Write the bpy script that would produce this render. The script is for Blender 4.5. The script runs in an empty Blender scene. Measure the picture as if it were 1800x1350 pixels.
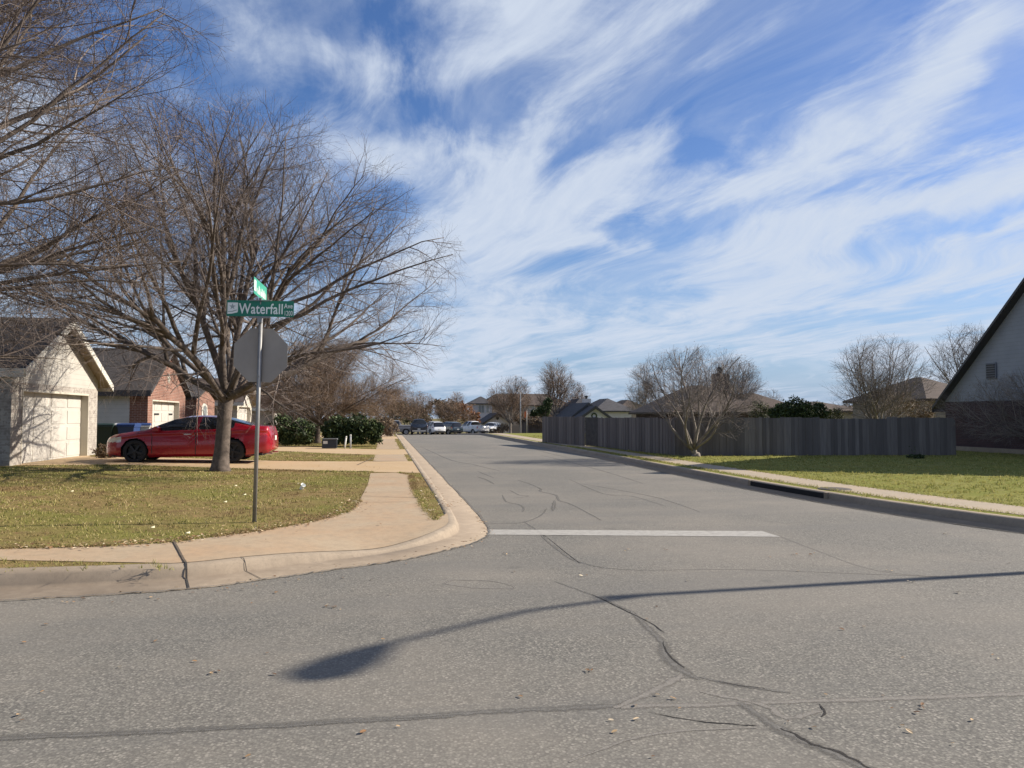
import bpy, bmesh, math, random
import numpy as np
from math import sin, cos, tan, pi, radians, sqrt, atan2, exp
from mathutils import Vector, Matrix, Euler
from mathutils.geometry import delaunay_2d_cdt

# ------------------------------------------------------------------ camera, sky, sun, exposure
S = bpy.context.scene
C = S.collection
CAM_Z = 1.65
F = 1350.0                                   # focal length in pixels of the 1800 px wide photograph
PITCH, YAW = radians(2.42), radians(-9.46)
cam_d = bpy.data.cameras.new('camera'); cam_d.sensor_width = 36; cam_d.lens = 27.0
cam_d.clip_start = 0.05; cam_d.clip_end = 5000
cam = bpy.data.objects.new('camera', cam_d); C.objects.link(cam); S.camera = cam
cam.location = (0, 0, CAM_Z); cam.rotation_euler = (pi/2 + PITCH, 0, YAW)
S.view_settings.view_transform = 'Standard'; S.view_settings.look = 'None'
S.view_settings.gamma = 1; S.view_settings.exposure = 0.95

SUN_EL = radians(31); SUN_AZ = radians(4.0)     # azimuth north of +X
sun_d = bpy.data.lights.new('sun', 'SUN'); sun_d.energy = 4.6; sun_d.angle = radians(0.55); sun_d.color = (1.0, 0.90, 0.77)
sun = bpy.data.objects.new('sun', sun_d); C.objects.link(sun); sun.rotation_euler = (0, pi/2 - SUN_EL, SUN_AZ)
sun.location = (30, 0, 30)

W = bpy.data.worlds.new("World"); S.world = W; W.use_nodes = True
def build_world():
    nt = W.node_tree; N = nt.nodes; L = nt.links
    bg = N['Background']; bg.inputs['Strength'].default_value = 0.088
    sky = N.new('ShaderNodeTexSky'); sky.sky_type = 'NISHITA'; sky.sun_disc = False
    sky.sun_elevation = SUN_EL; sky.sun_rotation = radians(90) - SUN_AZ; sky.air_density = 1.0; sky.dust_density = 0.6; sky.ozone_density = 2.5
    tc = N.new('ShaderNodeTexCoord'); sp = N.new('ShaderNodeSeparateXYZ'); L.new(tc.outputs['Generated'], sp.inputs[0])
    def M(op, a, b=None, c=None, clamp=False):
        n = N.new('ShaderNodeMath'); n.operation = op; n.use_clamp = clamp
        for i, v in enumerate((a, b, c)):
            if v is None: continue
            if isinstance(v, (int, float)): n.inputs[i].default_value = v
            else: L.new(v, n.inputs[i])
        return n.outputs[0]
    x, y, z = sp.outputs
    zz = M('ADD', M('MAXIMUM', z, 0.0), 0.10)
    u0 = M('DIVIDE', x, zz); v0 = M('DIVIDE', y, zz)
    A = radians(CLOUD_AZ)                       # streaks run along this bearing (from +Y towards +X)
    s = M('ADD', M('MULTIPLY', u0, sin(A)), M('MULTIPLY', v0, cos(A)))
    t = M('SUBTRACT', M('MULTIPLY', u0, cos(A)), M('MULTIPLY', v0, sin(A)))
    def comb(a, b, c=0.0):
        n = N.new('ShaderNodeCombineXYZ')
        for i, v in enumerate((a, b, c)):
            if isinstance(v, (int, float)): n.inputs[i].default_value = v
            else: L.new(v, n.inputs[i])
        return n.outputs[0]
    def noise(vec, scale, detail, rough, dist=0.0):
        n = N.new('ShaderNodeTexNoise'); n.inputs['Scale'].default_value = scale; n.inputs['Detail'].default_value = detail
        n.inputs['Roughness'].default_value = rough; n.inputs['Distortion'].default_value = dist
        L.new(vec, n.inputs['Vector']); return n
    # slow warp that bends the streaks
    w1 = noise(comb(s, t, 3.1), 0.55, 2, 0.5); ws = N.new('ShaderNodeSeparateXYZ'); L.new(w1.outputs['Color'], ws.inputs[0])
    t2 = M('ADD', t, M('MULTIPLY', M('SUBTRACT', ws.outputs[0], 0.5), 1.3))
    s2 = M('ADD', s, M('MULTIPLY', M('SUBTRACT', ws.outputs[1], 0.5), 1.2))
    big = noise(comb(M('MULTIPLY', s2, 0.6), M('MULTIPLY', t2, 1.0), 7.4), 1.0, 4, 0.55, 0.3).outputs['Fac']
    strk = noise(comb(M('MULTIPLY', s2, 0.75), M('MULTIPLY', t2, 2.7), 1.7), 1.0, 9, 0.60, 0.35).outputs['Fac']
    fine = noise(comb(M('MULTIPLY', s2, 3.0), M('MULTIPLY', t2, 5.5), 5.2), 1.0, 8, 0.66, 0.5).outputs['Fac']
    d = M('ADD', M('ADD', M('MULTIPLY', big, 0.8), M('MULTIPLY', strk, 2.3)), M('MULTIPLY', fine, 1.25))
    d = M('SUBTRACT', d, 1.11)
    # banks and gaps of cirrus at their bearings and heights (degrees of arc, warped by the same noise)
    az = M('ARCTAN2', x, y); el = M('ARCSINE', z)
    wv = noise(comb(M('MULTIPLY', az, 4.0), M('MULTIPLY', el, 5.0), 0.7), 1.0, 5, 0.6); wx = N.new('ShaderNodeSeparateXYZ'); L.new(wv.outputs['Color'], wx.inputs[0])
    az = M('ADD', az, M('MULTIPLY', M('SUBTRACT', wx.outputs[0], 0.5), 0.16)); el = M('ADD', el, M('MULTIPLY', M('SUBTRACT', wx.outputs[1], 0.5), 0.12))
    for (px, py, ra, rb, ang, wt) in SKYMASKS:
        v = Euler((pi/2+PITCH, 0, YAW)).to_matrix() @ Vector(((px-900)/F, (675-py)/F, -1)); v.normalize()
        a0 = atan2(v.x, v.y); e0 = math.asin(v.z); k = cos(atan2(px-900, F))**1.2
        da = M('SUBTRACT', az, a0); de = M('SUBTRACT', el, e0); c_, s_ = cos(radians(ang)), sin(radians(ang)); ra_, rb_ = ra/F*k, rb/F*k
        p = M('MULTIPLY', M('ADD', M('MULTIPLY', da, c_), M('MULTIPLY', de, s_)), 1/ra_); q = M('MULTIPLY', M('SUBTRACT', M('MULTIPLY', de, c_), M('MULTIPLY', da, s_)), 1/rb_)
        r2 = M('ADD', M('MULTIPLY', p, p), M('MULTIPLY', q, q)); g = M('POWER', 2.718, M('MULTIPLY', r2, -1.0))
        d = M('ADD', d, M('MULTIPLY', g, wt*(1.5 if wt < 0 else 1.25)))
    d = M('ADD', d, M('MULTIPLY', M('SUBTRACT', 0.40, z, clamp=True), 0.30))
    mr = N.new('ShaderNodeMapRange'); mr.interpolation_type = 'SMOOTHSTEP'; L.new(d, mr.inputs['Value'])
    mr.inputs['From Min'].default_value = CLOUD_LO; mr.inputs['From Max'].default_value = CLOUD_HI
    veil = noise(comb(M('MULTIPLY', s2, 1.1), M('MULTIPLY', t2, 2.0), 12.3), 1.0, 7, 0.62, 0.6).outputs['Fac']
    thin = M('MULTIPLY', M('SUBTRACT', veil, 0.43, clamp=True), 1.6)
    fib = noise(comb(M('MULTIPLY', s2, 5.0), M('MULTIPLY', t2, 22.0), 2.2), 1.0, 5, 0.6, 0.4).outputs['Fac']
    fac = M('MULTIPLY', M('ADD', mr.outputs[0], M('MULTIPLY', M('SUBTRACT', 1.0, mr.outputs[0]), thin)), M('ADD', 0.74, M('MULTIPLY', fib, 0.36)), clamp=True)
    hs = N.new('ShaderNodeHueSaturation'); hs.inputs['Saturation'].default_value = 1.22; hs.inputs['Value'].default_value = SKY_V
    tint = N.new('ShaderNodeMixRGB'); tint.blend_type = 'MULTIPLY'; tint.inputs[0].default_value = 1; tint.inputs[2].default_value = (1.07, .99, 1.09, 1)
    L.new(sky.outputs[0], tint.inputs[1]); L.new(tint.outputs[0], hs.inputs['Color'])
    lowb = N.new('ShaderNodeMixRGB'); L.new(M('MULTIPLY', M('POWER', M('SUBTRACT', 1.0, M('MULTIPLY', z, 3.2, clamp=True), clamp=True), 1.5), 0.85), lowb.inputs[0])
    L.new(hs.outputs[0], lowb.inputs[1]); lowb.inputs[2].default_value = (1.35, 2.45, 4.0, 1)
    mx = N.new('ShaderNodeMixRGB'); L.new(fac, mx.inputs[0]); L.new(lowb.outputs[0], mx.inputs[1])
    mx.inputs[2].default_value = CLOUD_COL
    L.new(mx.outputs[0], bg.inputs['Color'])
SKYMASKS = [(830, 165, 150, 38, 0, -.42), (690, 345, 70, 42, 0, -.40), (1444, 52, 170, 52, 15, -.40), (1273, 192, 220, 55, 10, -.45), (1211, 394, 130, 20, 8, -.45), (1010, 285, 90, 34, 35, -.35),
    (1729, 384, 140, 24, 12, -.45), (1398, 676, 100, 18, 0, -.35), (1745, 150, 60, 70, 45, -.3), (270, 25, 130, 50, 0, -.35), (400, 235, 90, 40, 0, -.35), (620, 25, 120, 30, 0, -.25), (1500, 560, 260, 18, 4, -.22),
    (560, 90, 260, 42, -8, .30), (700, 255, 220, 42, -8, .32), (950, 90, 230, 90, 30, .30), (920, 290, 200, 55, 40, .32), (850, 365, 220, 55, 5, .32), (1155, 245, 60, 30, 45, .28), (1440, 250, 90, 40, 50, .34), (1310, 340, 110, 34, 8, .40),
    (1650, 120, 210, 45, 55, .42), (1500, 385, 320, 28, 12, .34), (1040, 432, 180, 16, 3, .34), (1560, 450, 280, 26, 10, .25), (1250, 540, 460, 30, 3, .25), (800, 480, 150, 70, 0, .22), (900, 610, 400, 30, 0, .15)]
CLOUD_AZ = -13.0; CLOUD_LO = 0.74; CLOUD_HI = 1.66; SKY_V = 0.71; CLOUD_COL = (3.75, 4.2, 4.95, 1)
build_world()

# ------------------------------------------------------------------ projection helpers (pixels of the 1800 x 1350 photograph)
Rcam = cam.rotation_euler.to_matrix()
def ray(px, py): return Rcam @ Vector(((px-900)/F, (675-py)/F, -1))
def gp(px, py, z=0.0):
    r = ray(px, py); k = (z-CAM_Z)/r.z; return Vector((r.x*k, r.y*k, z))
def at(px, py, D):
    r = ray(px, py); return Vector((0, 0, CAM_Z)) + r*D
def smooth(a, b, x):
    t = min(1, max(0, (x-a)/(b-a))); return t*t*(3-2*t)
def hroad(y):
    if y < 66: return 0.0
    if y < 70: return -0.0223*(y-66)**2/8
    if y < 108: return -0.0446 - 0.0223*(y-70)
    if y < 134: return -0.892 - 1.55*smooth(108, 134, y)
    return -2.442
def hlawn(x, y):
    z = hroad(y) + 0.15
    if x < 5:
        z += 0.13*smooth(-1.0, -9.0, x)
        z -= 0.095*exp(-((x-0.1)**2+(y-9.45)**2)/1.1)
    return z
def gl(px, py, add=0.0):
    z = 0.15
    for _ in range(6):
        p = gp(px, py, z); z = hlawn(p.x, p.y)+add
    p.z = z; return p

# ------------------------------------------------------------------ materials
def newmat(name):
    m = bpy.data.materials.new(name); m.use_nodes = True
    return m, m.node_tree.nodes, m.node_tree.links, m.node_tree.nodes['Principled BSDF']
def mixc(N, L, fac, a, b, mode='MIX'):
    n = N.new('ShaderNodeMixRGB'); n.blend_type = mode
    for i, v in enumerate((fac, a, b)):
        if hasattr(v, 'type') and hasattr(v, 'is_linked'): L.new(v, n.inputs[i])
        elif isinstance(v, (int, float)): n.inputs[i].default_value = v
        else: n.inputs[i].default_value = (*v, 1)
    return n.outputs[0]
def tnoise(N, L, vec, scale, detail=3, rough=0.5, dist=0):
    n = N.new('ShaderNodeTexNoise'); n.inputs['Scale'].default_value = scale; n.inputs['Detail'].default_value = detail
    n.inputs['Roughness'].default_value = rough; n.inputs['Distortion'].default_value = dist
    if vec: L.new(vec, n.inputs['Vector'])
    return n.outputs['Fac']
def ramp(N, L, v, stops):
    n = N.new('ShaderNodeValToRGB'); e = n.color_ramp.elements
    while len(e) < len(stops): e.new(0.5)
    for i, (p, c) in enumerate(stops):
        e[i].position = p; e[i].color = (*c, 1) if len(c) == 3 else c
    L.new(v, n.inputs[0]); return n.outputs[0]
def mrange(N, L, v, a, b, c=0.0, d=1.0):
    n = N.new('ShaderNodeMapRange'); L.new(v, n.inputs[0])
    for i, k in zip((1, 2, 3, 4), (a, b, c, d)): n.inputs[i].default_value = k
    return n.outputs[0]
def bump(N, L, bs, v, strength=0.3, dist=0.01):
    n = N.new('ShaderNodeBump'); n.inputs['Strength'].default_value = strength; n.inputs['Distance'].default_value = dist
    L.new(v, n.inputs['Height']); L.new(n.outputs[0], bs.inputs['Normal'])
def objc(N):
    return N.new('ShaderNodeTexCoord').outputs['Object']
def plain(name, col, rough=0.6, var=0.12, scale=3.0, metal=0.0, bumpk=0.0, spec=None, coat=0.0):
    m, N, L, b = newmat(name); oc = objc(N)
    n = tnoise(N, L, oc, scale, 5, 0.6)
    lo = tuple(c*(1-var) for c in col); hi = tuple(min(1, c*(1+var)) for c in col)
    L.new(ramp(N, L, n, [(0.3, lo), (0.7, hi)]), b.inputs['Base Color'])
    b.inputs['Roughness'].default_value = rough; b.inputs['Metallic'].default_value = metal
    if spec is not None: b.inputs['Specular IOR Level'].default_value = spec
    if coat: b.inputs['Coat Weight'].default_value = coat; b.inputs['Coat Roughness'].default_value = 0.05
    if bumpk: bump(N, L, b, tnoise(N, L, oc, scale*12, 3), bumpk, 0.01)
    return m
def wallcoord(N, L):
    oc = objc(N); sp = N.new('ShaderNodeSeparateXYZ'); L.new(oc, sp.inputs[0])
    a = N.new('ShaderNodeMath'); a.operation = 'ADD'; L.new(sp.outputs[0], a.inputs[0]); L.new(sp.outputs[1], a.inputs[1])
    cb = N.new('ShaderNodeCombineXYZ'); L.new(a.outputs[0], cb.inputs[0]); L.new(sp.outputs[2], cb.inputs[1])
    return oc, sp, cb.outputs[0]
def brickmat(name, c1, c2, mortar, bw=0.22, bh=0.075, spots=None):
    m, N, L, b = newmat(name); oc, sp, wc = wallcoord(N, L)
    t = N.new('ShaderNodeTexBrick'); L.new(wc, t.inputs['Vector'])
    t.inputs['Color1'].default_value = (*c1, 1); t.inputs['Color2'].default_value = (*c2, 1); t.inputs['Mortar'].default_value = (*mortar, 1)
    t.inputs['Scale'].default_value = 1; t.inputs['Brick Width'].default_value = bw; t.inputs['Row Height'].default_value = bh
    t.inputs['Mortar Size'].default_value = 0.008; t.inputs['Bias'].default_value = 0.0
    n = tnoise(N, L, oc, 2.5, 5, 0.6)
    col = mixc(N, L, mrange(N, L, n, 0.3, 0.7, 0.0, 0.6), t.outputs['Color'], tuple(0.6*k for k in c2))
    if spots:
        vo = tnoise(N, L, wc, 7, 3, 0.7)
        col = mixc(N, L, mrange(N, L, vo, 0.5, 0.62), col, spots)
    L.new(col, b.inputs['Base Color']); b.inputs['Roughness'].default_value = 0.9
    bump(N, L, b, t.outputs['Fac'], -0.5, 0.008)
    return m
def sidingmat(name, col, pitch=0.18, rough=0.6):
    m, N, L, b = newmat(name); oc, sp, wc = wallcoord(N, L)
    mo = N.new('ShaderNodeMath'); mo.operation = 'MODULO'; L.new(sp.outputs[2], mo.inputs[0]); mo.inputs[1].default_value = pitch
    k = mrange(N, L, mo.outputs[0], 0.0, pitch)
    edge = mrange(N, L, mo.outputs[0], 0.0, pitch*0.10, 0.6, 0.0)
    n = tnoise(N, L, wc, 1.6, 5, 0.65)
    c = ramp(N, L, n, [(0.3, tuple(x*0.85 for x in col)), (0.7, col)])
    L.new(mixc(N, L, edge, c, tuple(x*0.45 for x in col)), b.inputs['Base Color'])
    b.inputs['Roughness'].default_value = rough; bump(N, L, b, k, -0.6, 0.015)
    return m
def shinglemat(name, col):
    m, N, L, b = newmat(name); oc, sp, wc = wallcoord(N, L)
    t = N.new('ShaderNodeTexBrick'); L.new(wc, t.inputs['Vector'])
    t.inputs['Color1'].default_value = (*[x*1.25 for x in col], 1); t.inputs['Color2'].default_value = (*[x*0.75 for x in col], 1)
    t.inputs['Mortar'].default_value = (*[x*0.4 for x in col], 1); t.inputs['Scale'].default_value = 1
    t.inputs['Brick Width'].default_value = 0.3; t.inputs['Row Height'].default_value = 0.085; t.inputs['Mortar Size'].default_value = 0.006
    n = tnoise(N, L, oc, 1.2, 6, 0.7)
    L.new(mixc(N, L, mrange(N, L, n, 0.35, 0.7, 0, 0.55), t.outputs['Color'], [x*1.7 for x in col]), b.inputs['Base Color'])
    b.inputs['Roughness'].default_value = 0.95; bump(N, L, b, tnoise(N, L, oc, 60, 2), 0.5, 0.01)
    return m
def asphaltmat():
    m, N, L, b = newmat('asphalt'); oc = objc(N)
    fine = tnoise(N, L, oc, 95, 2, 0.7); med = tnoise(N, L, oc, 3.5, 5, 0.65); big = tnoise(N, L, oc, 0.35, 4, 0.6)
    vo = N.new('ShaderNodeTexVoronoi'); vo.inputs['Scale'].default_value = 62; L.new(oc, vo.inputs['Vector'])
    sp = N.new('ShaderNodeSeparateColor'); L.new(vo.outputs['Color'], sp.inputs[0])
    stone = ramp(N, L, sp.outputs[0], [(0.0, (.09, .083, .075)), (0.4, (.142, .140, .120)), (0.8, (.222, .213, .180)), (1.0, (.37, .345, .30))])
    gap = mrange(N, L, vo.outputs['Distance'], 0.35, 0.75)
    c = mixc(N, L, gap, stone, (.045, .045, .042))
    c = mixc(N, L, 0.35, c, ramp(N, L, fine, [(0.32, (.09, .086, .080)), (0.68, (.275, .258, .225))]))
    c = mixc(N, L, mrange(N, L, med, 0.35, 0.75, 0, 0.35), c, (.145, .140, .126))
    c = mixc(N, L, mrange(N, L, big, 0.40, 0.65, 0, 0.5), c, (.225, .203, .170))
    # long scuffs left by turning tyres
    mp = N.new('ShaderNodeMapping'); mp.inputs['Scale'].default_value = (0.5, 7, 1); mp.inputs['Rotation'].default_value = (0, 0, 0.35); L.new(oc, mp.inputs['Vector'])
    sc = tnoise(N, L, mp.outputs[0], 1.0, 4, 0.55, 0.8)
    c = mixc(N, L, mrange(N, L, sc, 0.60, 0.78, 0, 0.35), c, (.10, .098, .095))
    # wheel-polished lanes along the cross street and old oil drips
    mp2 = N.new('ShaderNodeMapping'); mp2.inputs['Scale'].default_value = (0.12, 1.1, 1); L.new(oc, mp2.inputs['Vector'])
    ln = tnoise(N, L, mp2.outputs[0], 1.0, 3, 0.5, 0.3); c = mixc(N, L, mrange(N, L, ln, 0.50, 0.66, 0, 0.40), c, (.125, .122, .113))
    ol = tnoise(N, L, oc, 1.7, 2, 0.4); c = mixc(N, L, mrange(N, L, ol, 0.70, 0.76, 0, 0.35), c, (.06, .058, .055))
    L.new(c, b.inputs['Base Color']); b.inputs['Roughness'].default_value = 0.88; b.inputs['Specular IOR Level'].default_value = 0.3
    a = N.new('ShaderNodeMath'); a.operation = 'ADD'; L.new(gap, a.inputs[0]); L.new(fine, a.inputs[1])
    bump(N, L, b, a.outputs[0], -0.75, 0.006)
    return m
def concretemat(name, base, stain, k=0.5):
    m, N, L, b = newmat(name); oc = objc(N)
    n1 = tnoise(N, L, oc, 0.9, 6, 0.6, 0.6); n2 = tnoise(N, L, oc, 6, 6, 0.7); n3 = tnoise(N, L, oc, 110, 2, 0.6)
    c = mixc(N, L, mrange(N, L, n1, 0.38, 0.66), base, stain)
    c = mixc(N, L, mrange(N, L, n2, 0.45, 0.75, 0, k), c, tuple(x*0.6 for x in base))
    c = mixc(N, L, mrange(N, L, n3, 0.40, 0.70, 0, 0.35), c, tuple(x*0.65 for x in base))
    n4 = tnoise(N, L, oc, 22, 5, 0.75, 0.5); c = mixc(N, L, mrange(N, L, n4, 0.50, 0.72, 0, 0.40), c, tuple(x*0.5 for x in stain))
    if name == 'curb_concrete':
        at_ = N.new('ShaderNodeAttribute'); at_.attribute_name = 'gutter'; n5 = tnoise(N, L, oc, 5, 5, 0.7)
        gm_ = N.new('ShaderNodeMath'); gm_.operation = 'MULTIPLY'; L.new(at_.outputs['Fac'], gm_.inputs[0]); L.new(mrange(N, L, n5, 0.3, 0.65, 0.35, 1.0), gm_.inputs[1])
        c = mixc(N, L, gm_.outputs[0], c, (.185, .145, .105))
    L.new(c, b.inputs['Base Color']); b.inputs['Roughness'].default_value = 0.9
    bump(N, L, b, n3, 0.35, 0.004)
    return m
def islandmat(name, stops, rough=0.7, patch=None, pscale=0.6, transl=0.0):
    m, N, L, b = newmat(name); g = N.new('ShaderNodeNewGeometry')
    c = ramp(N, L, g.outputs['Random Per Island'], stops)
    if patch:
        n = tnoise(N, L, g.outputs['Position'], pscale, 4, 0.6)
        c = mixc(N, L, mrange(N, L, n, 0.47, 0.60, 0, 0.85), c, patch)
    L.new(c, b.inputs['Base Color']); b.inputs['Roughness'].default_value = rough; b.inputs['Specular IOR Level'].default_value = 0.2
    if transl:
        tr = N.new('ShaderNodeBsdfTranslucent'); L.new(c, tr.inputs['Color']); mx = N.new('ShaderNodeMixShader'); mx.inputs[0].default_value = transl
        out = N['Material Output']; L.new(b.outputs[0], mx.inputs[1]); L.new(tr.outputs[0], mx.inputs[2]); L.new(mx.outputs[0], out.inputs[0])
    return m
def lawnmat(name, c1, c2, c3):
    m, N, L, b = newmat(name); oc = objc(N)
    n1 = tnoise(N, L, oc, 0.45, 5, 0.6, 0.3); n2 = tnoise(N, L, oc, 2.6, 6, 0.7); n3 = tnoise(N, L, oc, 40, 3, 0.7)
    c = mixc(N, L, mrange(N, L, n1, 0.40, 0.60), c1, c2)
    c = mixc(N, L, mrange(N, L, n2, 0.52, 0.68, 0, 0.9), c, c3)
    c = mixc(N, L, mrange(N, L, n3, 0.35, 0.65, 0, 0.45), c, tuple(x*0.4 for x in c1))
    L.new(c, b.inputs['Base Color']); b.inputs['Roughness'].default_value = 1.0; b.inputs['Specular IOR Level'].default_value = 0.05
    bump(N, L, b, n3, 0.8, 0.02)
    return m
def paintmat(name, col, rough=0.28):
    m, N, L, b = newmat(name)
    b.inputs['Base Color'].default_value = (*col, 1); b.inputs['Roughness'].default_value = rough
    b.inputs['Metallic'].default_value = 0.15; b.inputs['Coat Weight'].default_value = 0.8; b.inputs['Coat Roughness'].default_value = 0.04
    n = tnoise(N, L, objc(N), 2.0, 4, 0.6); L.new(mrange(N, L, n, 0.3, 0.7, rough*0.8, rough*1.3), b.inputs['Roughness'])
    return m

M = {}
M['asphalt'] = asphaltmat()
M['sidewalk'] = concretemat('sidewalk_concrete', (.37, .29, .195), (.385, .265, .16), 0.6)
M['curb'] = concretemat('curb_concrete', (.33, .27, .20), (.23, .185, .135), 0.7)
M['drive'] = concretemat('driveway_concrete', (.45, .33, .195), (.43, .30, .16), 0.3)
M['walk_right'] = concretemat('worn_concrete', (.33, .275, .20), (.37, .29, .20), 0.5)
M['lawn_dry'] = lawnmat('dry_lawn', (.19, .18, .055), (.25, .18, .085), (.15, .095, .055))
M['lawn_green'] = lawnmat('green_lawn', (.19, .205, .05), (.24, .235, .07), (.21, .18, .08))
M['earth'] = lawnmat('far_ground', (.16, .15, .07), (.19, .16, .09), (.2, .16, .1))
M['blade_dry'] = islandmat('dry_grass_blades', [(0, (.10, .115, .025)), (0.3, (.22, .23, .055)), (0.6, (.35, .31, .11)), (0.85, (.48, .40, .19)), (1, (.60, .50, .28))], 0.8, (.25, .17, .09), 0.8, 0.35)
M['blade_green'] = islandmat('green_grass_blades', [(0, (.16, .18, .045)), (0.5, (.28, .275, .08)), (1, (.45, .40, .17))], 0.8, (.34, .31, .10), 0.6, 0.35)
M['leaf_litter'] = islandmat('leaf_litter', [(0, (.12, .06, .03)), (0.5, (.24, .14, .07)), (0.8, (.42, .30, .17)), (1, (.72, .62, .45))], 0.7)
M['crack'] = plain('open_crack', (.03, .028, .027), 1.0, 0.3, 9)
def sealmat(name, lo, hi, a0, a1):
    m, N, L, b = newmat(name); oc = objc(N)
    n = tnoise(N, L, oc, 80, 3, 0.7); n2 = tnoise(N, L, oc, 16, 5, 0.7)
    c = ramp(N, L, n, [(0.32, lo), (0.70, hi)]); L.new(c, b.inputs['Base Color']); b.inputs['Roughness'].default_value = 0.85; b.inputs['Specular IOR Level'].default_value = 0.25
    at_ = N.new('ShaderNodeAttribute'); at_.attribute_name = 'edge'
    e = N.new('ShaderNodeMath'); e.operation = 'ADD'; L.new(at_.outputs['Fac'], e.inputs[0]); L.new(mrange(N, L, n2, 0.3, 0.7, -0.35, 0.35), e.inputs[1])
    L.new(mrange(N, L, e.outputs[0], a0, a1), b.inputs['Alpha']); return m
M['seal'] = sealmat('crack_sealant', (.085, .082, .076), (.175, .168, .152), 0.18, 0.95)
M['seal_pale'] = sealmat('worn_crack_sealant', (.13, .122, .11), (.235, .22, .195), 0.15, 0.75)
M['open_crack'] = sealmat('open_crack_dark', (.012, .011, .010), (.035, .032, .03), 0.25, 0.55)
M['line_paint'] = None
def linepaint():
    m, N, L, b = newmat('worn_line_paint'); oc = objc(N)
    n = tnoise(N, L, oc, 9, 7, 0.8); n2 = tnoise(N, L, oc, 90, 2, 0.6)
    c = mixc(N, L, mrange(N, L, n, 0.44, 0.66, 0, 0.8), (.34, .33, .30), (.19, .18, .165))
    c = mixc(N, L, mrange(N, L, n2, 0.45, 0.7, 0, 0.4), c, (.25, .24, .22))
    L.new(c, b.inputs['Base Color']); b.inputs['Roughness'].default_value = 0.8
    return m
M['line_paint'] = linepaint()
M['galv'] = plain('galvanised_steel', (.24, .24, .235), 0.5, 0.1, 20, 0.5)
M['sign_back'] = plain('sign_back', (.29, .265, .235), 0.6, 0.10, 3, 0.1)
M['sign_red'] = plain('sign_red', (.45, .02, .025), 0.4, 0.05)
M['sign_green'] = plain('sign_green', (.0, .155, .095), 0.4, 0.08, 6)
M['sign_green_pale'] = plain('sunlit_tone_green', (.03, .30, .19), 0.35, 0.15, 6)  # brighter copy of the sign green, sunlight put into the colour
M['sign_white'] = plain('sign_white', (.74, .78, .76), 0.4, 0.05)
M['sign_grey'] = plain('sign_emblem_grey', (.30, .36, .36), 0.5, 0.05)
M['bark'] = plain('bark', (.115, .092, .076), 0.95, 0.4, 9, bumpk=0.8)
M['bark_pale'] = plain('pale_bark', (.19, .165, .14), 0.9, 0.35, 6, bumpk=0.5)
M['twig'] = islandmat('twigs', [(0, (.085, .068, .062)), (0.6, (.150, .122, .108)), (1, (.25, .21, .185))], 0.85)
M['twig_brown'] = islandmat('brown_twigs', [(0, (.11, .075, .05)), (0.6, (.19, .135, .09)), (1, (.28, .20, .14))], 0.85)
M['twig_grey'] = islandmat('grey_twigs', [(0, (.12, .105, .095)), (0.6, (.20, .175, .155)), (1, (.32, .27, .23))], 0.85)
M['bud'] = islandmat('dry_buds', [(0, (.12, .085, .068)), (1, (.24, .17, .135))], 0.9)
M['leaf_dark'] = islandmat('dark_leaves', [(0, (.018, .030, .012)), (0.6, (.040, .062, .022)), (1, (.09, .12, .045))], 0.55)
M['leaf_mid'] = islandmat('mid_leaves', [(0, (.035, .045, .018)), (0.6, (.075, .085, .035)), (1, (.14, .14, .06))], 0.6)
M['leaf_rust'] = islandmat('rust_leaves', [(0, (.13, .05, .022)), (0.6, (.26, .11, .045)), (1, (.38, .19, .08))], 0.7)
M['leaf_brown'] = islandmat('brown_leaves', [(0, (.10, .07, .045)), (0.6, (.18, .13, .085)), (1, (.28, .22, .15))], 0.8)
M['fence'] = None
def fencemat():
    m, N, L, b = newmat('weathered_wood'); g = N.new('ShaderNodeNewGeometry')
    c = ramp(N, L, g.outputs['Random Per Island'], [(0, (.10, .09, .086)), (0.5, (.145, .13, .122)), (1, (.205, .185, .172))])
    mp = N.new('ShaderNodeMapping'); mp.inputs['Scale'].default_value = (14, 14, 0.8); L.new(g.outputs['Position'], mp.inputs['Vector'])
    n = tnoise(N, L, mp.outputs[0], 1.5, 5, 0.6)
    c = mixc(N, L, mrange(N, L, n, 0.4, 0.75, 0, 0.6), c, (.08, .07, .065))
    L.new(c, b.inputs['Base Color']); b.inputs['Roughness'].default_value = 0.95
    return m
M['fence'] = fencemat()
M['cream_siding'] = sidingmat('cream_siding', (.45, .43, .385), 0.17)
M['cream'] = plain('cream_paint', (.46, .43, .36), 0.55, 0.08, 2)
M['garage_cream'] = plain('garage_door_cream', (.45, .43, .39), 0.5, 0.06, 1.5)
M['white_brick'] = brickmat('whitewashed_brick', (.44, .41, .36), (.30, .27, .24), (.46, .43, .38), 0.21, 0.075, (.22, .19, .17))
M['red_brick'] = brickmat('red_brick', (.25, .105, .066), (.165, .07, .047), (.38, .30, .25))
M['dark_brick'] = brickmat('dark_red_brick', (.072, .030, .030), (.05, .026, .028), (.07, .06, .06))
M['white_siding'] = sidingmat('white_siding', (.50, .51, .49), 0.18)
M['bright_siding'] = sidingmat('bright_white_siding', (.66, .67, .78), 0.18)
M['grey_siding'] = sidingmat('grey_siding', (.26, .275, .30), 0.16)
M['tan_siding'] = sidingmat('tan_siding', (.27, .23, .19), 0.18)
M['lightgrey_siding'] = sidingmat('light_grey_siding', (.50, .49, .50), 0.2)
M['shingle_dark'] = shinglemat('dark_shingles', (.036, .031, .029))
M['shingle_brown'] = shinglemat('brown_shingles', (.060, .044, .036))
M['shingle_grey'] = shinglemat('grey_shingles', (.05, .05, .056))
M['trim_white'] = plain('white_trim', (.56, .54, .48), 0.5, 0.06, 3)
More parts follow.
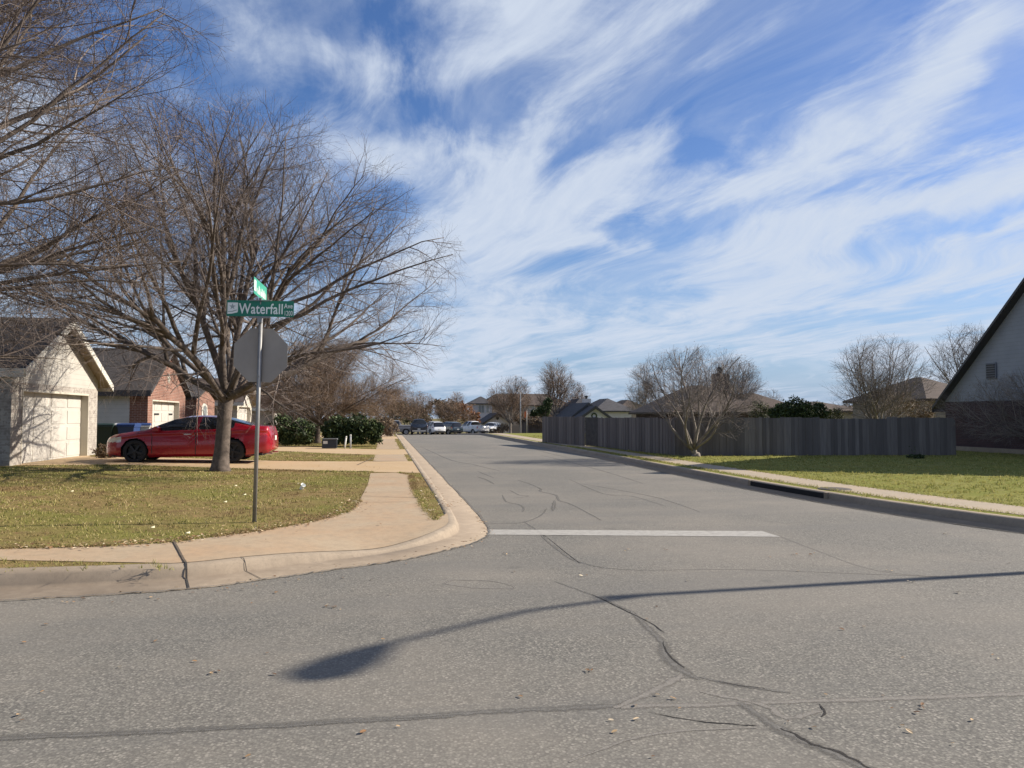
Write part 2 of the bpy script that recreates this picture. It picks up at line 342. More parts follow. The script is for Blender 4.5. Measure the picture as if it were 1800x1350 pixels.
M['trim_dark'] = plain('dark_trim', (.05, .048, .048), 0.6, 0.1, 3)
M['soffit'] = plain('tan_soffit', (.24, .19, .13), 0.7, 0.1, 2)
M['glass'] = None
def glassmat(name, col, rough=0.06):
    m, N, L, b = newmat(name); b.inputs['Base Color'].default_value = (*col, 1); b.inputs['Roughness'].default_value = rough
    b.inputs['Specular IOR Level'].default_value = 0.8
    L.new(mrange(N, L, tnoise(N, L, objc(N), 1.5, 2), 0.3, 0.7, rough*0.7, rough*1.6), b.inputs['Roughness'])
    return m
M['glass'] = glassmat('window_glass', (.03, .04, .045)); M['car_glass'] = glassmat('tinted_car_glass', (.008, .009, .010), 0.04)
M['pane_grey'] = glassmat('curtained_glass', (.22, .24, .24), 0.15)
M['red_paint'] = paintmat('red_car_paint', (.29, .003, .014)); M['white_paint'] = paintmat('white_car_paint', (.70, .71, .72))
M['navy_paint'] = paintmat('navy_car_paint', (.02, .028, .045)); M['teal_paint'] = paintmat('dark_teal_car_paint', (.03, .05, .06))
M['silver_paint'] = paintmat('silver_car_paint', (.48, .50, .53)); M['grey_paint'] = paintmat('grey_car_paint', (.20, .20, .21))
M['rubber'] = plain('tyre_rubber', (.018, .018, .019), 0.85, 0.1, 8); M['rim_dark'] = plain('dark_rim', (.035, .035, .038), 0.35, 0.1, 8, 0.7)
M['rim'] = plain('alloy_rim', (.45, .46, .48), 0.35, 0.1, 8, 0.8); M['black'] = plain('black_plastic', (.015, .015, .016), 0.6, 0.1, 8)
M['chrome'] = plain('chrome', (.6, .6, .62), 0.15, 0.05, 8, 1.0)
M['lens'] = plain('lamp_lens', (.62, .60, .52), 0.12, 0.05, 8, coat=1); M['tail'] = plain('tail_lens', (.42, .01, .015), 0.12, 0.05, 8, coat=1)
M['bin_green'] = plain('dark_green_bin', (.014, .03, .026), 0.5, 0.1, 3); M['bin_blue'] = plain('blue_bin', (.02, .045, .14), 0.45, 0.1, 3); M['bin_grey'] = plain('grey_bin_lid', (.36, .37, .38), 0.5, 0.1, 3)
M['box_lid'] = plain('grey_box_lid', (.14, .145, .15), 0.6, 0.1, 3); M['navy_box'] = plain('navy_box', (.02, .027, .04), 0.6, 0.1, 3); M['pale_plastic'] = plain('pale_plastic', (.62, .62, .57), 0.5, 0.1, 6)
M['scrap'] = plain('cream_scrap', (.58, .54, .36), 0.8, 0.1, 20)
M['paper'] = plain('white_paper', (.80, .82, .80), 0.7, 0.05, 20); M['iron'] = plain('cast_iron', (.06, .05, .042), 0.8, 0.2, 12); M['void'] = plain('inlet_dark', (.012, .012, .012), 1.0, 0.1)
M['wood_pole'] = plain('pole_paint', (.42, .40, .37), 0.6, 0.1, 8); M['orange'] = plain('orange_cloth', (.6, .16, .06), 0.7, 0.1); M['joint'] = plain('slab_joint', (.085, .065, .045), 1.0, 0.2, 12)

# ------------------------------------------------------------------ object helpers
def mesh_obj(name, verts, faces, mat, parent=None, smoothf=False, loc=None):
    me = bpy.data.meshes.new(name); me.from_pydata([tuple(v) for v in verts], [], faces); me.update()
    o = bpy.data.objects.new(name, me); C.objects.link(o)
    if mat: me.materials.append(mat)
    if smoothf: me.polygons.foreach_set('use_smooth', [True]*len(me.polygons))
    if parent is not None:
        o.parent = parent; o.matrix_parent_inverse = parent.matrix_basis.inverted()
    return o
def tag(o, label=None, cat=None, group=None, kind=None):
    if label: o['label'] = label
    if cat: o['category'] = cat
    if group: o['group'] = group
    if kind: o['kind'] = kind
    return o
def empty(name, loc, label, cat, group=None, rz=0.0):
    o = bpy.data.objects.new(name, None); C.objects.link(o); o.location = loc; o.rotation_euler = (0, 0, rz); o.empty_display_size = 0.3
    return tag(o, label, cat, group)
class MB:
    def __init__(s): s.v = []; s.f = []
    def add(s, vs, fs):
        b = len(s.v); s.v += [tuple(v) for v in vs]; s.f += [tuple(i+b for i in f) for f in fs]; return s
    def box(s, x0, x1, y0, y1, z0, z1, mtx=None):
        vs = [(x0, y0, z0), (x1, y0, z0), (x1, y1, z0), (x0, y1, z0), (x0, y0, z1), (x1, y0, z1), (x1, y1, z1), (x0, y1, z1)]
        if mtx is not None: vs = [mtx @ Vector(v) for v in vs]
        return s.add(vs, [(0, 3, 2, 1), (4, 5, 6, 7), (0, 1, 5, 4), (1, 2, 6, 5), (2, 3, 7, 6), (3, 0, 4, 7)])
    def prism(s, pts, axis, a0, a1, mtx=None):
        # pts: 2-D outline; axis 'x': pts=(y,z); 'y': pts=(x,z); 'z': pts=(x,y)
        n = len(pts)
        def mk(p, a): return {'x': (a, p[0], p[1]), 'y': (p[0], a, p[1]), 'z': (p[0], p[1], a)}[axis]
        vs = [mk(p, a0) for p in pts] + [mk(p, a1) for p in pts]
        if mtx is not None: vs = [mtx @ Vector(v) for v in vs]
        return s.add(vs, [tuple(range(n))[::-1], tuple(range(n, 2*n))] + [(i, (i+1) % n, n+(i+1) % n, n+i) for i in range(n)])
    def tube(s, pts, radii, sides=8, cap=True):
        pts = [Vector(p) for p in pts]; n = len(pts); b = len(s.v)
        for i, p in enumerate(pts):
            d = (pts[min(i+1, n-1)]-pts[max(i-1, 0)]).normalized()
            ref = Vector((0, 0, 1)) if abs(d.z) < 0.9 else Vector((1, 0, 0))
            u = d.cross(ref).normalized(); v = d.cross(u)
            r = radii[i] if hasattr(radii, '__len__') else radii
            for k in range(sides):
                a = 2*pi*k/sides; s.v.append(tuple(p + (u*cos(a)+v*sin(a))*r))
        for i in range(n-1):
            for k in range(sides):
                k2 = (k+1) % sides
                s.f.append((b+i*sides+k, b+i*sides+k2, b+(i+1)*sides+k2, b+(i+1)*sides+k))
        if cap:
            s.f.append(tuple(b+k for k in range(sides))[::-1]); s.f.append(tuple(b+(n-1)*sides+k for k in range(sides)))
        return s
    def lathe(s, prof, origin, axis='y', sides=24, mtx=None):
        # prof: (radius, offset along axis)
        b = len(s.v)
        for r, o in prof:
            for k in range(sides):
                a = 2*pi*k/sides
                p = {'y': (r*cos(a), o, r*sin(a)), 'z': (r*cos(a), r*sin(a), o), 'x': (o, r*cos(a), r*sin(a))}[axis]
                p = Vector(p)+Vector(origin); s.v.append(tuple(mtx @ p if mtx is not None else p))
        for i in range(len(prof)-1):
            for k in range(sides):
                k2 = (k+1) % sides
                s.f.append((b+i*sides+k, b+i*sides+k2, b+(i+1)*sides+k2, b+(i+1)*sides+k))
        return s
    def build(s, name, mat, parent=None, smoothf=False):
        return mesh_obj(name, s.v, s.f, mat, parent, smoothf)
def pip(x, y, poly):
    c = False; n = len(poly); j = n-1
    for i in range(n):
        xi, yi = poly[i][0], poly[i][1]; xj, yj = poly[j][0], poly[j][1]
        if (yi > y) != (yj > y) and x < (xj-xi)*(y-yi)/(yj-yi)+xi: c = not c
        j = i
    return c
def pip_np(X, Y, poly):
    c = np.zeros(len(X), bool); n = len(poly); j = n-1
    for i in range(n):
        xi, yi = poly[i][0], poly[i][1]; xj, yj = poly[j][0], poly[j][1]
        if yi != yj:
            c ^= ((yi > Y) != (yj > Y)) & (X < (xj-xi)*(Y-yi)/(yj-yi)+xi)
        j = i
    return c
def densify(poly, step, closed=True):
    out = []; n = len(poly)
    for i in range(n if closed else n-1):
        a = Vector(poly[i][:2]); b = Vector(poly[(i+1) % n][:2]); k = max(1, int((b-a).length/step))
        out += [tuple(a.lerp(b, j/k)) for j in range(k)]
    if not closed: out.append(tuple(poly[-1][:2]))
    return out
def sheet(name, poly, step, zf, mat, extra=()):
    """a polygon filled with a triangulated surface that follows zf(x, y)"""
    P = [Vector(p[:2]) for p in poly]; rnd = random.Random(5)
    xs = [p.x for p in P]; ys = [p.y for p in P]; pts = []
    def fill(st, x0, x1, y0, y1):
        x = x0 + st/2
        while x < x1:
            y = y0 + st/2
            while y < y1:
                px, py = x+rnd.uniform(-.1, .1)*st, y+rnd.uniform(-.1, .1)*st
                if pip(px, py, poly): pts.append(Vector((px, py)))
                y += st
            x += st
    fill(step, min(xs), max(xs), min(ys), max(ys))
    for st, x0, x1, y0, y1 in extra: fill(st, max(x0, min(xs)), min(x1, max(xs)), max(y0, min(ys)), min(y1, max(ys)))
    n = len(P)
    vo, eo, fo, _, _, _ = delaunay_2d_cdt(P+pts, [(i, (i+1) % n) for i in range(n)], [list(range(n))], 1, 1e-5)
    vs = [(v.x, v.y, zf(v.x, v.y)) for v in vo]
    fs = []
    for f in fo:
        a, b, c = [vo[i] for i in f[:3]]
        fs.append(tuple(f) if (b-a).cross(c-a) > 0 else tuple(f)[::-1])
    return mesh_obj(name, vs, fs, mat, None, True)
def catmull(P, k=6):
    P = [Vector(p) for p in P]; out = []
    for i in range(len(P)-1):
        p0, p1, p2, p3 = P[max(i-1, 0)], P[i], P[i+1], P[min(i+2, len(P)-1)]
        for j in range(k):
            t = j/k; t2 = t*t; t3 = t2*t
            out.append(0.5*((2*p1)+(-p0+p2)*t+(2*p0-5*p1+4*p2-p3)*t2+(-p0+3*p1-3*p2+p3)*t3))
    out.append(P[-1]); return out
def offset_line(P, d):
    out = []
    for i, p in enumerate(P):
        a = P[max(i-1, 0)]; b = P[min(i+1, len(P)-1)]; t = (b-a).normalized(); n = Vector((-t.y, t.x))   # left of travel
        out.append(p+n*d)
    return out

# ------------------------------------------------------------------ curbs
# left curb face, travelled from the far left, round the corner and up the street (block lies on the left of travel)
LC = [(-60, 8.6), (-30, 8.35), (-15, 8.2), (-8, 8.0), (-5, 7.98)]
for px, py in ((0, 1038), (160, 1030), (327, 1020), (430, 1007), (560, 990), (660, 977), (720, 965), (769, 953), (798, 941)):
    p = gp(px, py); LC.append((p.x, p.y))
LC += [(1.06, 11.35), (1.09, 12.2), (1.11, 14), (1.12, 20)] + [(1.12, y) for y in (27, 34, 42, 50, 58, 64, 66, 70, 76, 84, 92, 96)]
LCs = catmull(LC, 5)
RC = [(8.9, 95), (8.9, 84), (8.9, 76), (8.9, 70), (8.9, 66), (8.9, 60), (8.85, 50), (8.8, 38), (8.74, 29), (8.6, 23), (8.55, 19), (8.55, 16.5), (8.65, 14), (8.85, 12), (9.25, 9.9), (9.9, 8.4), (11, 7.0), (12.5, 6.15), (18, 5.5), (60, 5.2)]
RCs = catmull(RC, 5)
FC = catmull([(90, 110), (40, 110), (10, 110), (-20, 110), (-70, 110)], 12)
def curb(name, line, label):
    prof = [(0.17, 0.0, -0.03), (0.165, 0.0, 0.001), (0.10, 1.0, 0.002), (0.035, 0.97, 0.0), (0.0, 0.80, 0.0), (-0.03, 0.30, 0.0), (-0.05, 0.0, 0.022), (-0.45, 0.0, 0.006), (-0.46, 0.0, -0.05)]
    vs = []; fs = []; n = len(line); m = len(prof)
    offs = [offset_line(line, d) for d, _, _ in prof]
    for i in range(n):
        for j, (d, k, a) in enumerate(prof):
            p = offs[j][i]; h0 = hroad(p.y); top = hlawn(line[i].x, line[i].y)
            if j < 2: z = top + a
            else: z = h0 + (top-h0)*k + a
            vs.append((p.x, p.y, z))
    for i in range(n-1):
        for j in range(m-1):
            fs.append((i*m+j, (i+1)*m+j, (i+1)*m+j+1, i*m+j+1))
    o = mesh_obj(name, vs, fs, M['curb'], None, True); tag(o, label, None, None, 'structure')
    at_ = o.data.attributes.new('gutter', 'FLOAT', 'POINT'); at_.data.foreach_set('value', [(0, 0, 0, 0, .1, .55, 1, .7, .9)[i % m] for i in range(len(vs))]); return o
curb('curb', LCs, 'pale rolled concrete curb and gutter round the left corner')
curb('curb', RCs, 'concrete curb and gutter along the right side of the street')
curb('curb', FC, 'concrete curb on the far side of the distant cross street')

# ------------------------------------------------------------------ ground, asphalt
def grid_sheet(name, xs, ys, zf, mat):
    vs = [(x, y, zf(x, y)) for y in ys for x in xs]; nx = len(xs)
    fs = [(j*nx+i, j*nx+i+1, (j+1)*nx+i+1, (j+1)*nx+i) for j in range(len(ys)-1) for i in range(nx-1)]
    return mesh_obj(name, vs, fs, mat, None, True)
ysg = [-600, -200, -30] + list(np.arange(-20, 60, 8)) + list(np.arange(62, 140, 1.0)) + [150, 250, 500, 900, 1600]
tag(grid_sheet('ground', [-1500, -400, -90, -30, 0, 30, 90, 400, 1500], ysg, lambda x, y: hroad(y)-0.10, M['earth']), kind='structure')
tag(grid_sheet('road', list(np.arange(-70, 95, 5)), [-22, -10] + list(np.arange(0, 60, 6)) + list(np.arange(61, 112, 1.0)), lambda x, y: hroad(y), M['asphalt']), kind='structure')
lb = offset_line(LCs, 0.16); rb = offset_line(RCs, 0.16); fb = offset_line(FC, 0.16)
LBLOCK = [(p.x, p.y) for p in lb] + [(-60, 96)]
RBLOCK = [(p.x, p.y) for p in rb] + [(60, 95)]
tag(sheet('lawn', LBLOCK, 1.6, hlawn, M['lawn_dry'], [(0.5, -14, 1.2, 8, 34), (0.22, -2.4, 1.2, 8, 12)]), kind='structure')
tag(sheet('lawn', RBLOCK, 2.0, hlawn, M['lawn_green']), kind='structure')
tag(sheet('lawn', [(p.x, p.y) for p in fb] + [(-70, 175), (90, 175)], 4.0, hlawn, M['lawn_dry']), kind='structure')

# sidewalks and driveways
OV = 0.006
def ov(a=OV): return lambda x, y: hlawn(x, y)+a
lb2 = offset_line(LCs, 0.115)
def seg(line, f): return [(p.x, p.y) for p in line if f(p)]
back_px = [(632, 880), (610, 900), (560, 915), (450, 935), (310, 953), (200, 960), (0, 965)]
back = [(-.34, 20.7), (-.34, 17.2)] + [tuple(gl(a, b)[:2]) for a, b in back_px]
back += [(-8, back[-1][1]-.02), (-16, 9.6), (-58, 9.9)]
front_left = [(-58, 8.9), (-16, 8.75), (-8, 8.72)] + [tuple(gl(a, b)[:2]) for a, b in ((0, 985), (150, 988), (270, 990))]
corner = seg(lb2, lambda p: p.x > front_left[-1][0]+.12 and p.y < 12.0)
verge_px = [(766, 915), (745, 890), (728, 860), (722, 835)]
vedge = [tuple(gl(a, b)[:2]) for a, b in verge_px]
SW1 = front_left + corner + vedge + [(.42, 20.7)] + back
tag(sheet('sidewalk', densify(SW1, 0.4), 0.5, ov(), M['sidewalk'], [(0.2, -2.4, 1.2, 8, 12)]), kind='structure')
# driveway of the first house, spreading onto the walk and down to the curb
d1n = [gl(*p) for p in ((28, 816), (165, 818), (350, 823), (500, 827), (655, 830))]
d1f = [gl(*p) for p in ((731, 811), (560, 811), (480, 810), (350, 806), (160, 803))]
D1 = [(-10.4, 23.6)] + [(p.x, p.y) for p in d1n[1:]] + [(.42, 20.75), (.955, 20.6), (.955, d1f[0].y)] + [(p.x, p.y) for p in d1f[1:]] + [(-10.4, 29.6)]
tag(sheet('driveway', densify(D1, 0.5), 0.8, ov(), M['drive']), kind='structure')
yD1 = d1f[0].y + .02
def strip(name, y0, y1, x0=-.34, x1=.45, mat='sidewalk'):
    tag(sheet(name, densify([(x0, y0), (x1, y0), (x1, y1), (x0, y1)], 0.6), 0.8, ov(), M[mat]), kind='structure')
strip('sidewalk', yD1, 30.6, -.34, .80)
D2 = [(-10.2, 36.0), (-4, 33.3), (-.34, 30.62), (.955, 30.62), (.955, 35.4), (-.34, 35.6), (-4, 38.6), (-10.2, 42.0)]
tag(sheet('driveway', densify(D2, 0.6), 0.8, ov(), M['drive']), kind='structure')
strip('sidewalk', 35.65, 52.0, -.34, .72)
D3 = [(-10.2, 57), (-.34, 52.02), (.955, 52.02), (.955, 57.5), (-10.2, 62.3)]
tag(sheet('driveway', densify(D3, 0.8), 1.0, ov(), M['drive']), kind='structure')
strip('sidewalk', 57.55, 92.0, -.34, .8)
# right hand walk
rw0 = [(p.x, p.y) for p in offset_line(RCs, 0.42)]; rw1 = [(p.x, p.y) for p in offset_line(RCs, 1.50)]
def vary(i, a): return a
RW = [p for p in rw0] + [p for p in rw1][::-1]
tag(sheet('sidewalk', RW, 1.2, ov(), M['walk_right']), kind='structure')

def ribbon(mb, pts, w, zf, add, jit=0.0, seed=1, taper=False):
    if add < .014: add = .0012+add*.12; w *= 1.25
    P = [Vector(p[:2]) for p in pts]; Q = []
    rnd = random.Random(seed)
    Pd = catmull(P, 3) if len(P) > 2 else [P[0].lerp(P[-1], i/6) for i in range(7)]
    for i, p in enumerate(Pd):
        if 0 < i < len(Pd)-1: p = p + Vector((rnd.uniform(-1, 1), rnd.uniform(-1, 1)))*jit
        Q.append(p)
    n = len(Q); vs = []
    for i, p in enumerate(Q):
        t = (Q[min(i+1, n-1)]-Q[max(i-1, 0)]).normalized(); nn = Vector((-t.y, t.x))
        ww = w*(1+rnd.uniform(-.18, .18)*(jit > 0))
        if taper: ww *= 0.15+0.85*sin(pi*(0.04+0.92*i/(n-1)))**0.5
        for s_ in (1, 0, -1):
            q = p+nn*ww/2*s_; vs.append((q.x, q.y, zf(q.x, q.y)+add))
    mb.add(vs, [(3*i+j, 3*i+j+1, 3*i+j+4, 3*i+j+3) for i in range(n-1) for j in (0, 1)])
hr = lambda x, y: hroad(y)
def feather(o):
    me = o.data; at_ = me.attributes.new('edge', 'FLOAT', 'POINT'); at_.data.foreach_set('value', [1.0 if i % 3 == 1 else 0.0 for i in range(len(me.vertices))]); return o
def pxl(L_): return [gp(*p) for p in L_]
# stop line
mb = MB(); a, b, c, d = gp(838, 931), gp(1340, 934), gp(1372, 944), gp(832, 940)
nseg = 20
for i in range(nseg):
    t0, t1 = i/nseg, (i+1)/nseg
    q = [d.lerp(c, t0), d.lerp(c, t1), a.lerp(b, t1), a.lerp(b, t0)]
    mb.add([(p.x, p.y, 0.004) for p in q], [(0, 1, 2, 3)])
tag(mb.build('stop_line', M['line_paint']), 'worn white stop line painted across the street mouth', kind='structure')
# sealed cracks, plus a painted power line shadow at the near left
mb = MB()
ribbon(mb, pxl([(-60, 1300), (300, 1285), (600, 1268), (900, 1250), (1100, 1240)]), .10, hr, .004, .006, 1)  # one dark ribbon for a sealed crack and the wire shadow over it
ribbon(mb, pxl([(-120, 1303), (200, 1291), (500, 1276), (800, 1259)]), .05, hr, .005, .01, 11)
for k, (w, L_) in enumerate([
    (.11, [(1110, 1075), (1165, 1130), (1170, 1155), (1200, 1180), (1230, 1195)]),
    (.045, [(975, 1022), (1040, 1045), (1110, 1075)]),
    (.05, [(940, 930), (955, 945), (985, 970), (1010, 985), (1060, 998), (1130, 1003)]),
    (.12, [(1300, 1235), (1370, 1280), (1430, 1310), (1500, 1340), (1560, 1372)]),
    (.07, [(1230, 1190), (1300, 1205), (1390, 1218)]),
    (.075, [(739, 785), (763, 796), (780, 804), (804, 812), (829, 816), (853, 822), (880, 828)]),
    (.06, [(839, 828), (853, 834), (868, 840)]), (.08, [(839, 838), (856, 844), (868, 851)]),
    (.07, [(910, 844), (934, 852), (951, 860), (949, 864), (976, 870), (983, 880), (1000, 885), (1030, 900), (1057, 915)]),
    (.05, [(897, 862), (912, 870), (929, 872), (905, 876)]), (.05, [(883, 870), (890, 882), (912, 887), (921, 894), (918, 900)]),
    (.05, [(961, 894), (951, 906), (922, 918), (890, 920), (853, 921)]), (.04, [(922, 918), (937, 928), (961, 940), (1000, 942)]),
    (.09, [(975, 880), (972, 898)]),
    (.06, [(950, 800), (1000, 812), (1060, 828), (1130, 850)]), (.06, [(930, 785), (965, 797), (1010, 806)]),
    (.05, [(790, 790), (830, 800), (860, 806)]), (.05, [(1020, 850), (1090, 862), (1160, 876), (1230, 900)]), (.045, [(1000, 842), (1060, 868), (1110, 872), (1170, 890)])]):
    ribbon(mb, pxl(L_), w, hr, .006+.0003*k, .006, k+3, True)
for ln_, f_ in ((offset_line(LCs, -.475), lambda p: p.y < 60 and p.x > -12), (offset_line(RCs, -.475), lambda p: 8.5 < p.y < 60)):
    q_ = [(p.x, p.y) for p in ln_ if f_(p)]; ribbon(mb, q_, .05, hr, .0145, .02, 77)
for v_i in (0,): pass
tag(feather(mb.build('crack_sealant', M['seal'])), 'dark tar sealed cracks and a painted wire shadow on the asphalt', kind='structure')
mb = MB()
ribbon(mb, pxl([(1090, 1243), (1300, 1237), (1500, 1230), (1860, 1219)]), .085, hr, .0045, .008, 2)
ribbon(mb, pxl([(1230, 1215), (1340, 1238), (1380, 1262), (1448, 1250)]), .07, hr, .0052, .01, 4, True)
ribbon(mb, pxl([(1080, 1245), (1170, 1205), (1200, 1185)]), .09, hr, .0056, .01, 5, True)
ribbon(mb, pxl([(1000, 1340), (1100, 1302), (1200, 1285), (1330, 1280)]), .035, hr, .0060, .006, 6, True)
ribbon(mb, pxl([(1372, 943), (1450, 973), (1530, 1000), (1620, 1012), (1750, 1016)]), .035, hr, .0064, .006, 7, True)
ribbon(mb, pxl([(780, 1026), (830, 1033), (905, 1034), (870, 1022), (800, 1020), (780, 1026)]), .03, hr, .0068, .004, 8)
ribbon(mb, pxl([(1130, 1003), (1300, 1001), (1500, 1008), (1700, 1016)]), .03, hr, .0072, .006, 9, True)
tag(feather(mb.build('crack_sealant', M['seal_pale'])), 'pale worn sealed cracks crossing the near asphalt', kind='structure')
mb = MB()
for k, (w, L_) in enumerate([(.014, [(1040, 1045), (1110, 1078), (1150, 1100), (1168, 1112)]), (.018, [(1166, 1128), (1172, 1145), (1190, 1165), (1203, 1174)]),
    (.03, [(1372, 1281), (1400, 1292), (1418, 1305), (1450, 1315), (1490, 1330), (1530, 1352)]), (.012, [(1140, 1252), (1210, 1266), (1290, 1274), (1330, 1276)]),
    (.018, [(1441, 1238), (1448, 1252), (1444, 1260)]), (.014, [(1262, 1198), (1300, 1206), (1345, 1211)]), (.02, [(944, 932), (955, 941), (962, 944)]), (.012, [(962, 945), (1010, 984), (1022, 990)])]):
    ribbon(mb, pxl(L_), w, hr, .013, .008, k+30, True)
tag(feather(mb.build('open_crack', M['open_crack'])), 'thin open cracks in the asphalt', kind='structure')
# slab joints of the left walk
mb = MB()
ribbon(mb, [gl(305, 952), gl(326, 990)], .022, hlawn, .016, 0.003, 3)
for a, b, w in (((655, 830), (736, 832), .02), ((636, 873), (738, 876), .022), ((606, 903), (760, 912), .0), ((455, 935), (520, 985), .0), ((628, 818), (655, 806), .05), ((424, 985), (424, 990), .0)):
    if w: ribbon(mb, [gl(*a), gl(*b)], w, hlawn, .016, 0.002, 4)
for yy in list(np.arange(24.5, 92, 1.9)): ribbon(mb, [(-.34, yy), (.72, yy)], .018, hlawn, .016, .001, int(yy))
for yy in (13.6, 15.4, 17.2, 19.0): ribbon(mb, [(-.40, yy), (.45, yy)], .014, hlawn, .016, .001, int(yy))
tag(mb.build('slab_joint', M['joint']), 'dark joints between the concrete slabs of the left walk', kind='structure')
def curb_gap(line, pred, w, name='curb_joint'):
    mb = MB()
    for i in range(1, len(line)-1):
        if pred(line[i-1], line[i]):
            p = line[i]; t = (line[i+1]-line[i-1]).normalized(); n = Vector((-t.y, t.x)); pts = []
            for d, k in ((.17, 1.03), (.035, 1.03), (-.012, .75), (-.045, .3), (-.056, .16), (-.44, .07)):
                q = p+n*d; z = hroad(q.y)+(hlawn(p.x, p.y)-hroad(q.y))*k+.002; pts.append((q+t*w/2, q-t*w/2, z))
            for (a, b, z), (c, d, z2) in zip(pts, pts[1:]):
                mb.add([(a.x, a.y, z), (b.x, b.y, z), (d.x, d.y, z2), (c.x, c.y, z2)], [(0, 1, 2, 3)])
    return mb
g1 = curb_gap(LCs, lambda a, b: (a.x < gp(325, 1015).x <= b.x) and a.y < 9, .020)
g2 = curb_gap(LCs, lambda a, b: a.y < 9 and (a.x < gp(424, 1003).x <= b.x), .008)
g1.add(g2.v, g2.f); tag(g1.build('curb_joint', M['crack']), 'open expansion joint across the left curb', kind='structure')

# ------------------------------------------------------------------ grass, litter
rng = np.random.default_rng(7)
def blades(name, poly, holes, n, hmin, hmax, mat, label, rmax=60, w=0.012, zadd=0.0, rmin=6):
    c = np.array(poly); x0, y0 = c.min(0)[:2]; x1, y1 = c.max(0)[:2]
    r = rng.uniform(rmin, rmax, n*6); a0, a1 = radians(-62), radians(50)
    a = rng.uniform(a0, a1, n*6); X = r*np.sin(a); Y = r*np.cos(a)
    ok = (X > x0) & (X < x1) & (Y > y0) & (Y < y1); X, Y, r = X[ok], Y[ok], r[ok]
    ok = pip_np(X, Y, poly)
    for h in holes: ok &= ~pip_np(X, Y, h)
    X, Y, r = X[ok][:n], Y[ok][:n], r[ok][:n]; m = len(X)
    k5 = max(1, m//6); ci = rng.integers(0, k5, m); sp_ = .018*np.clip(r[ci]/9, 1, 4); X = X[ci]+rng.normal(0, 1, m)*sp_; Y = Y[ci]+rng.normal(0, 1, m)*sp_; r = r[ci]; tf = rng.uniform(.5, 1.6, k5)[ci]
    Z = np.array([hlawn(x, y) for x, y in zip(X, Y)])+zadd
    cl = 0.5+0.5*np.sin(X*3.1+1.7*np.sin(Y*2.3))*np.sin(Y*3.7+1.3*np.sin(X*1.9))
    h = rng.uniform(hmin, hmax, m)*(0.55+0.9*cl)*tf; th = rng.uniform(0, 2*pi, m); ww = w*np.clip(r/9, 0.7, 3)*rng.uniform(.7, 1.3, m)
    lean = rng.uniform(.0, 1.3, m)*h; la = rng.uniform(0, 2*pi, m)
    V = np.zeros((m, 3, 3), np.float32)
    V[:, 0] = np.stack([X-np.cos(th)*ww/2, Y-np.sin(th)*ww/2, Z-.004], 1); V[:, 1] = np.stack([X+np.cos(th)*ww/2, Y+np.sin(th)*ww/2, Z-.004], 1)
    V[:, 2] = np.stack([X+np.cos(la)*lean, Y+np.sin(la)*lean, Z+h], 1)
    me = bpy.data.meshes.new(name); me.vertices.add(3*m); me.vertices.foreach_set('co', V.ravel())
    me.loops.add(3*m); me.loops.foreach_set('vertex_index', np.arange(3*m, dtype=np.int32))
    me.polygons.add(m); me.polygons.foreach_set('loop_start', np.arange(0, 3*m, 3, dtype=np.int32)); me.update(calc_edges=True); me.validate()
    o = bpy.data.objects.new(name, me); C.objects.link(o); me.materials.append(mat)
    return tag(o, label, 'grass', None, 'stuff')
holesL = [SW1, D1, D2, D3, [(-.34, yD1), (.80, yD1), (.80, 30.6), (-.34, 30.6)], [(-.34, 35.6), (.72, 35.6), (.72, 52), (-.34, 52)], [(-.34, 57.5), (.8, 57.5), (.8, 92), (-.34, 92)], [(-40, 23.6), (-10.3, 23.6), (-10.3, 90), (-40, 90)]]
blades('grass', LBLOCK, holesL, 230000, .008, .034, M['blade_dry'], 'short dry winter grass of the left lawns and verges', 60, .010)
def edge_blades(name, lines, n, hmax, mat, label, spread=.035):
    poly = []; P = []; r_ = random.Random(9)
    for L_ in lines:
        for _ in range(n//len(lines)):
            i = r_.randrange(len(L_)-1); a = Vector(L_[i][:2]); b = Vector(L_[i+1][:2]); q = a.lerp(b, r_.random()); P.append((q.x+r_.gauss(0, spread), q.y+r_.gauss(0, spread)))
    mb = MB()
    for x, y in P:
        z = hlawn(x, y)+.004; h = r_.uniform(.012, hmax); th = r_.uniform(0, 6.28); w = .005*max(1, y/10); lx, ly = r_.gauss(0, h*.9), r_.gauss(0, h*.9)
        mb.add([(x-cos(th)*w, y-sin(th)*w, z), (x+cos(th)*w, y+sin(th)*w, z), (x+lx, y+ly, z+h)], [(0, 1, 2)])
    tag(mb.build(name, mat), label, 'grass', None, 'stuff')
eb = [densify(back[2:10], .3, False), densify(back[7:-2], .3, False), densify(vedge+[(.42, 20.7)], .3, False), densify([(d1n[i].x, d1n[i].y) for i in range(1, 5)], .3, False), densify([(d1f[i].x, d1f[i].y) for i in range(1, 5)], .3, False)]
edge_blades('grass', eb, 16000, .05, M['blade_dry'], 'dry grass fringe spilling over the edges of the left walk and driveway')
edge_blades('grass', [densify([p for p in rw1 if 9 < p[1] < 40], .3, False), densify([p for p in rw0 if 9 < p[1] < 40], .3, False)], 9000, .06, M['blade_green'], 'grass fringe spilling over the edges of the right walk', .06)
vergeP = front_left[2:] + [tuple(gl(300, 1001)[:2])] + [tuple(gl(a, b)[:2]) for a, b in ((150, 1003), (0, 1006))] + [(-8, 8.3)]
blades('grass', vergeP, [], 9000, .015, .055, M['blade_green'], 'green grass tuft strip between left curb and walk', 14, .009)
RGl = [tuple(p) for p in rw1] + [(60, 90), (60, 95), (9.5, 95)]
blades('grass', [p for p in rw1] + [(60, 95)], [], 110000, .01, .045, M['blade_green'], 'short green grass of the right lawn by the fence', 60, .012)
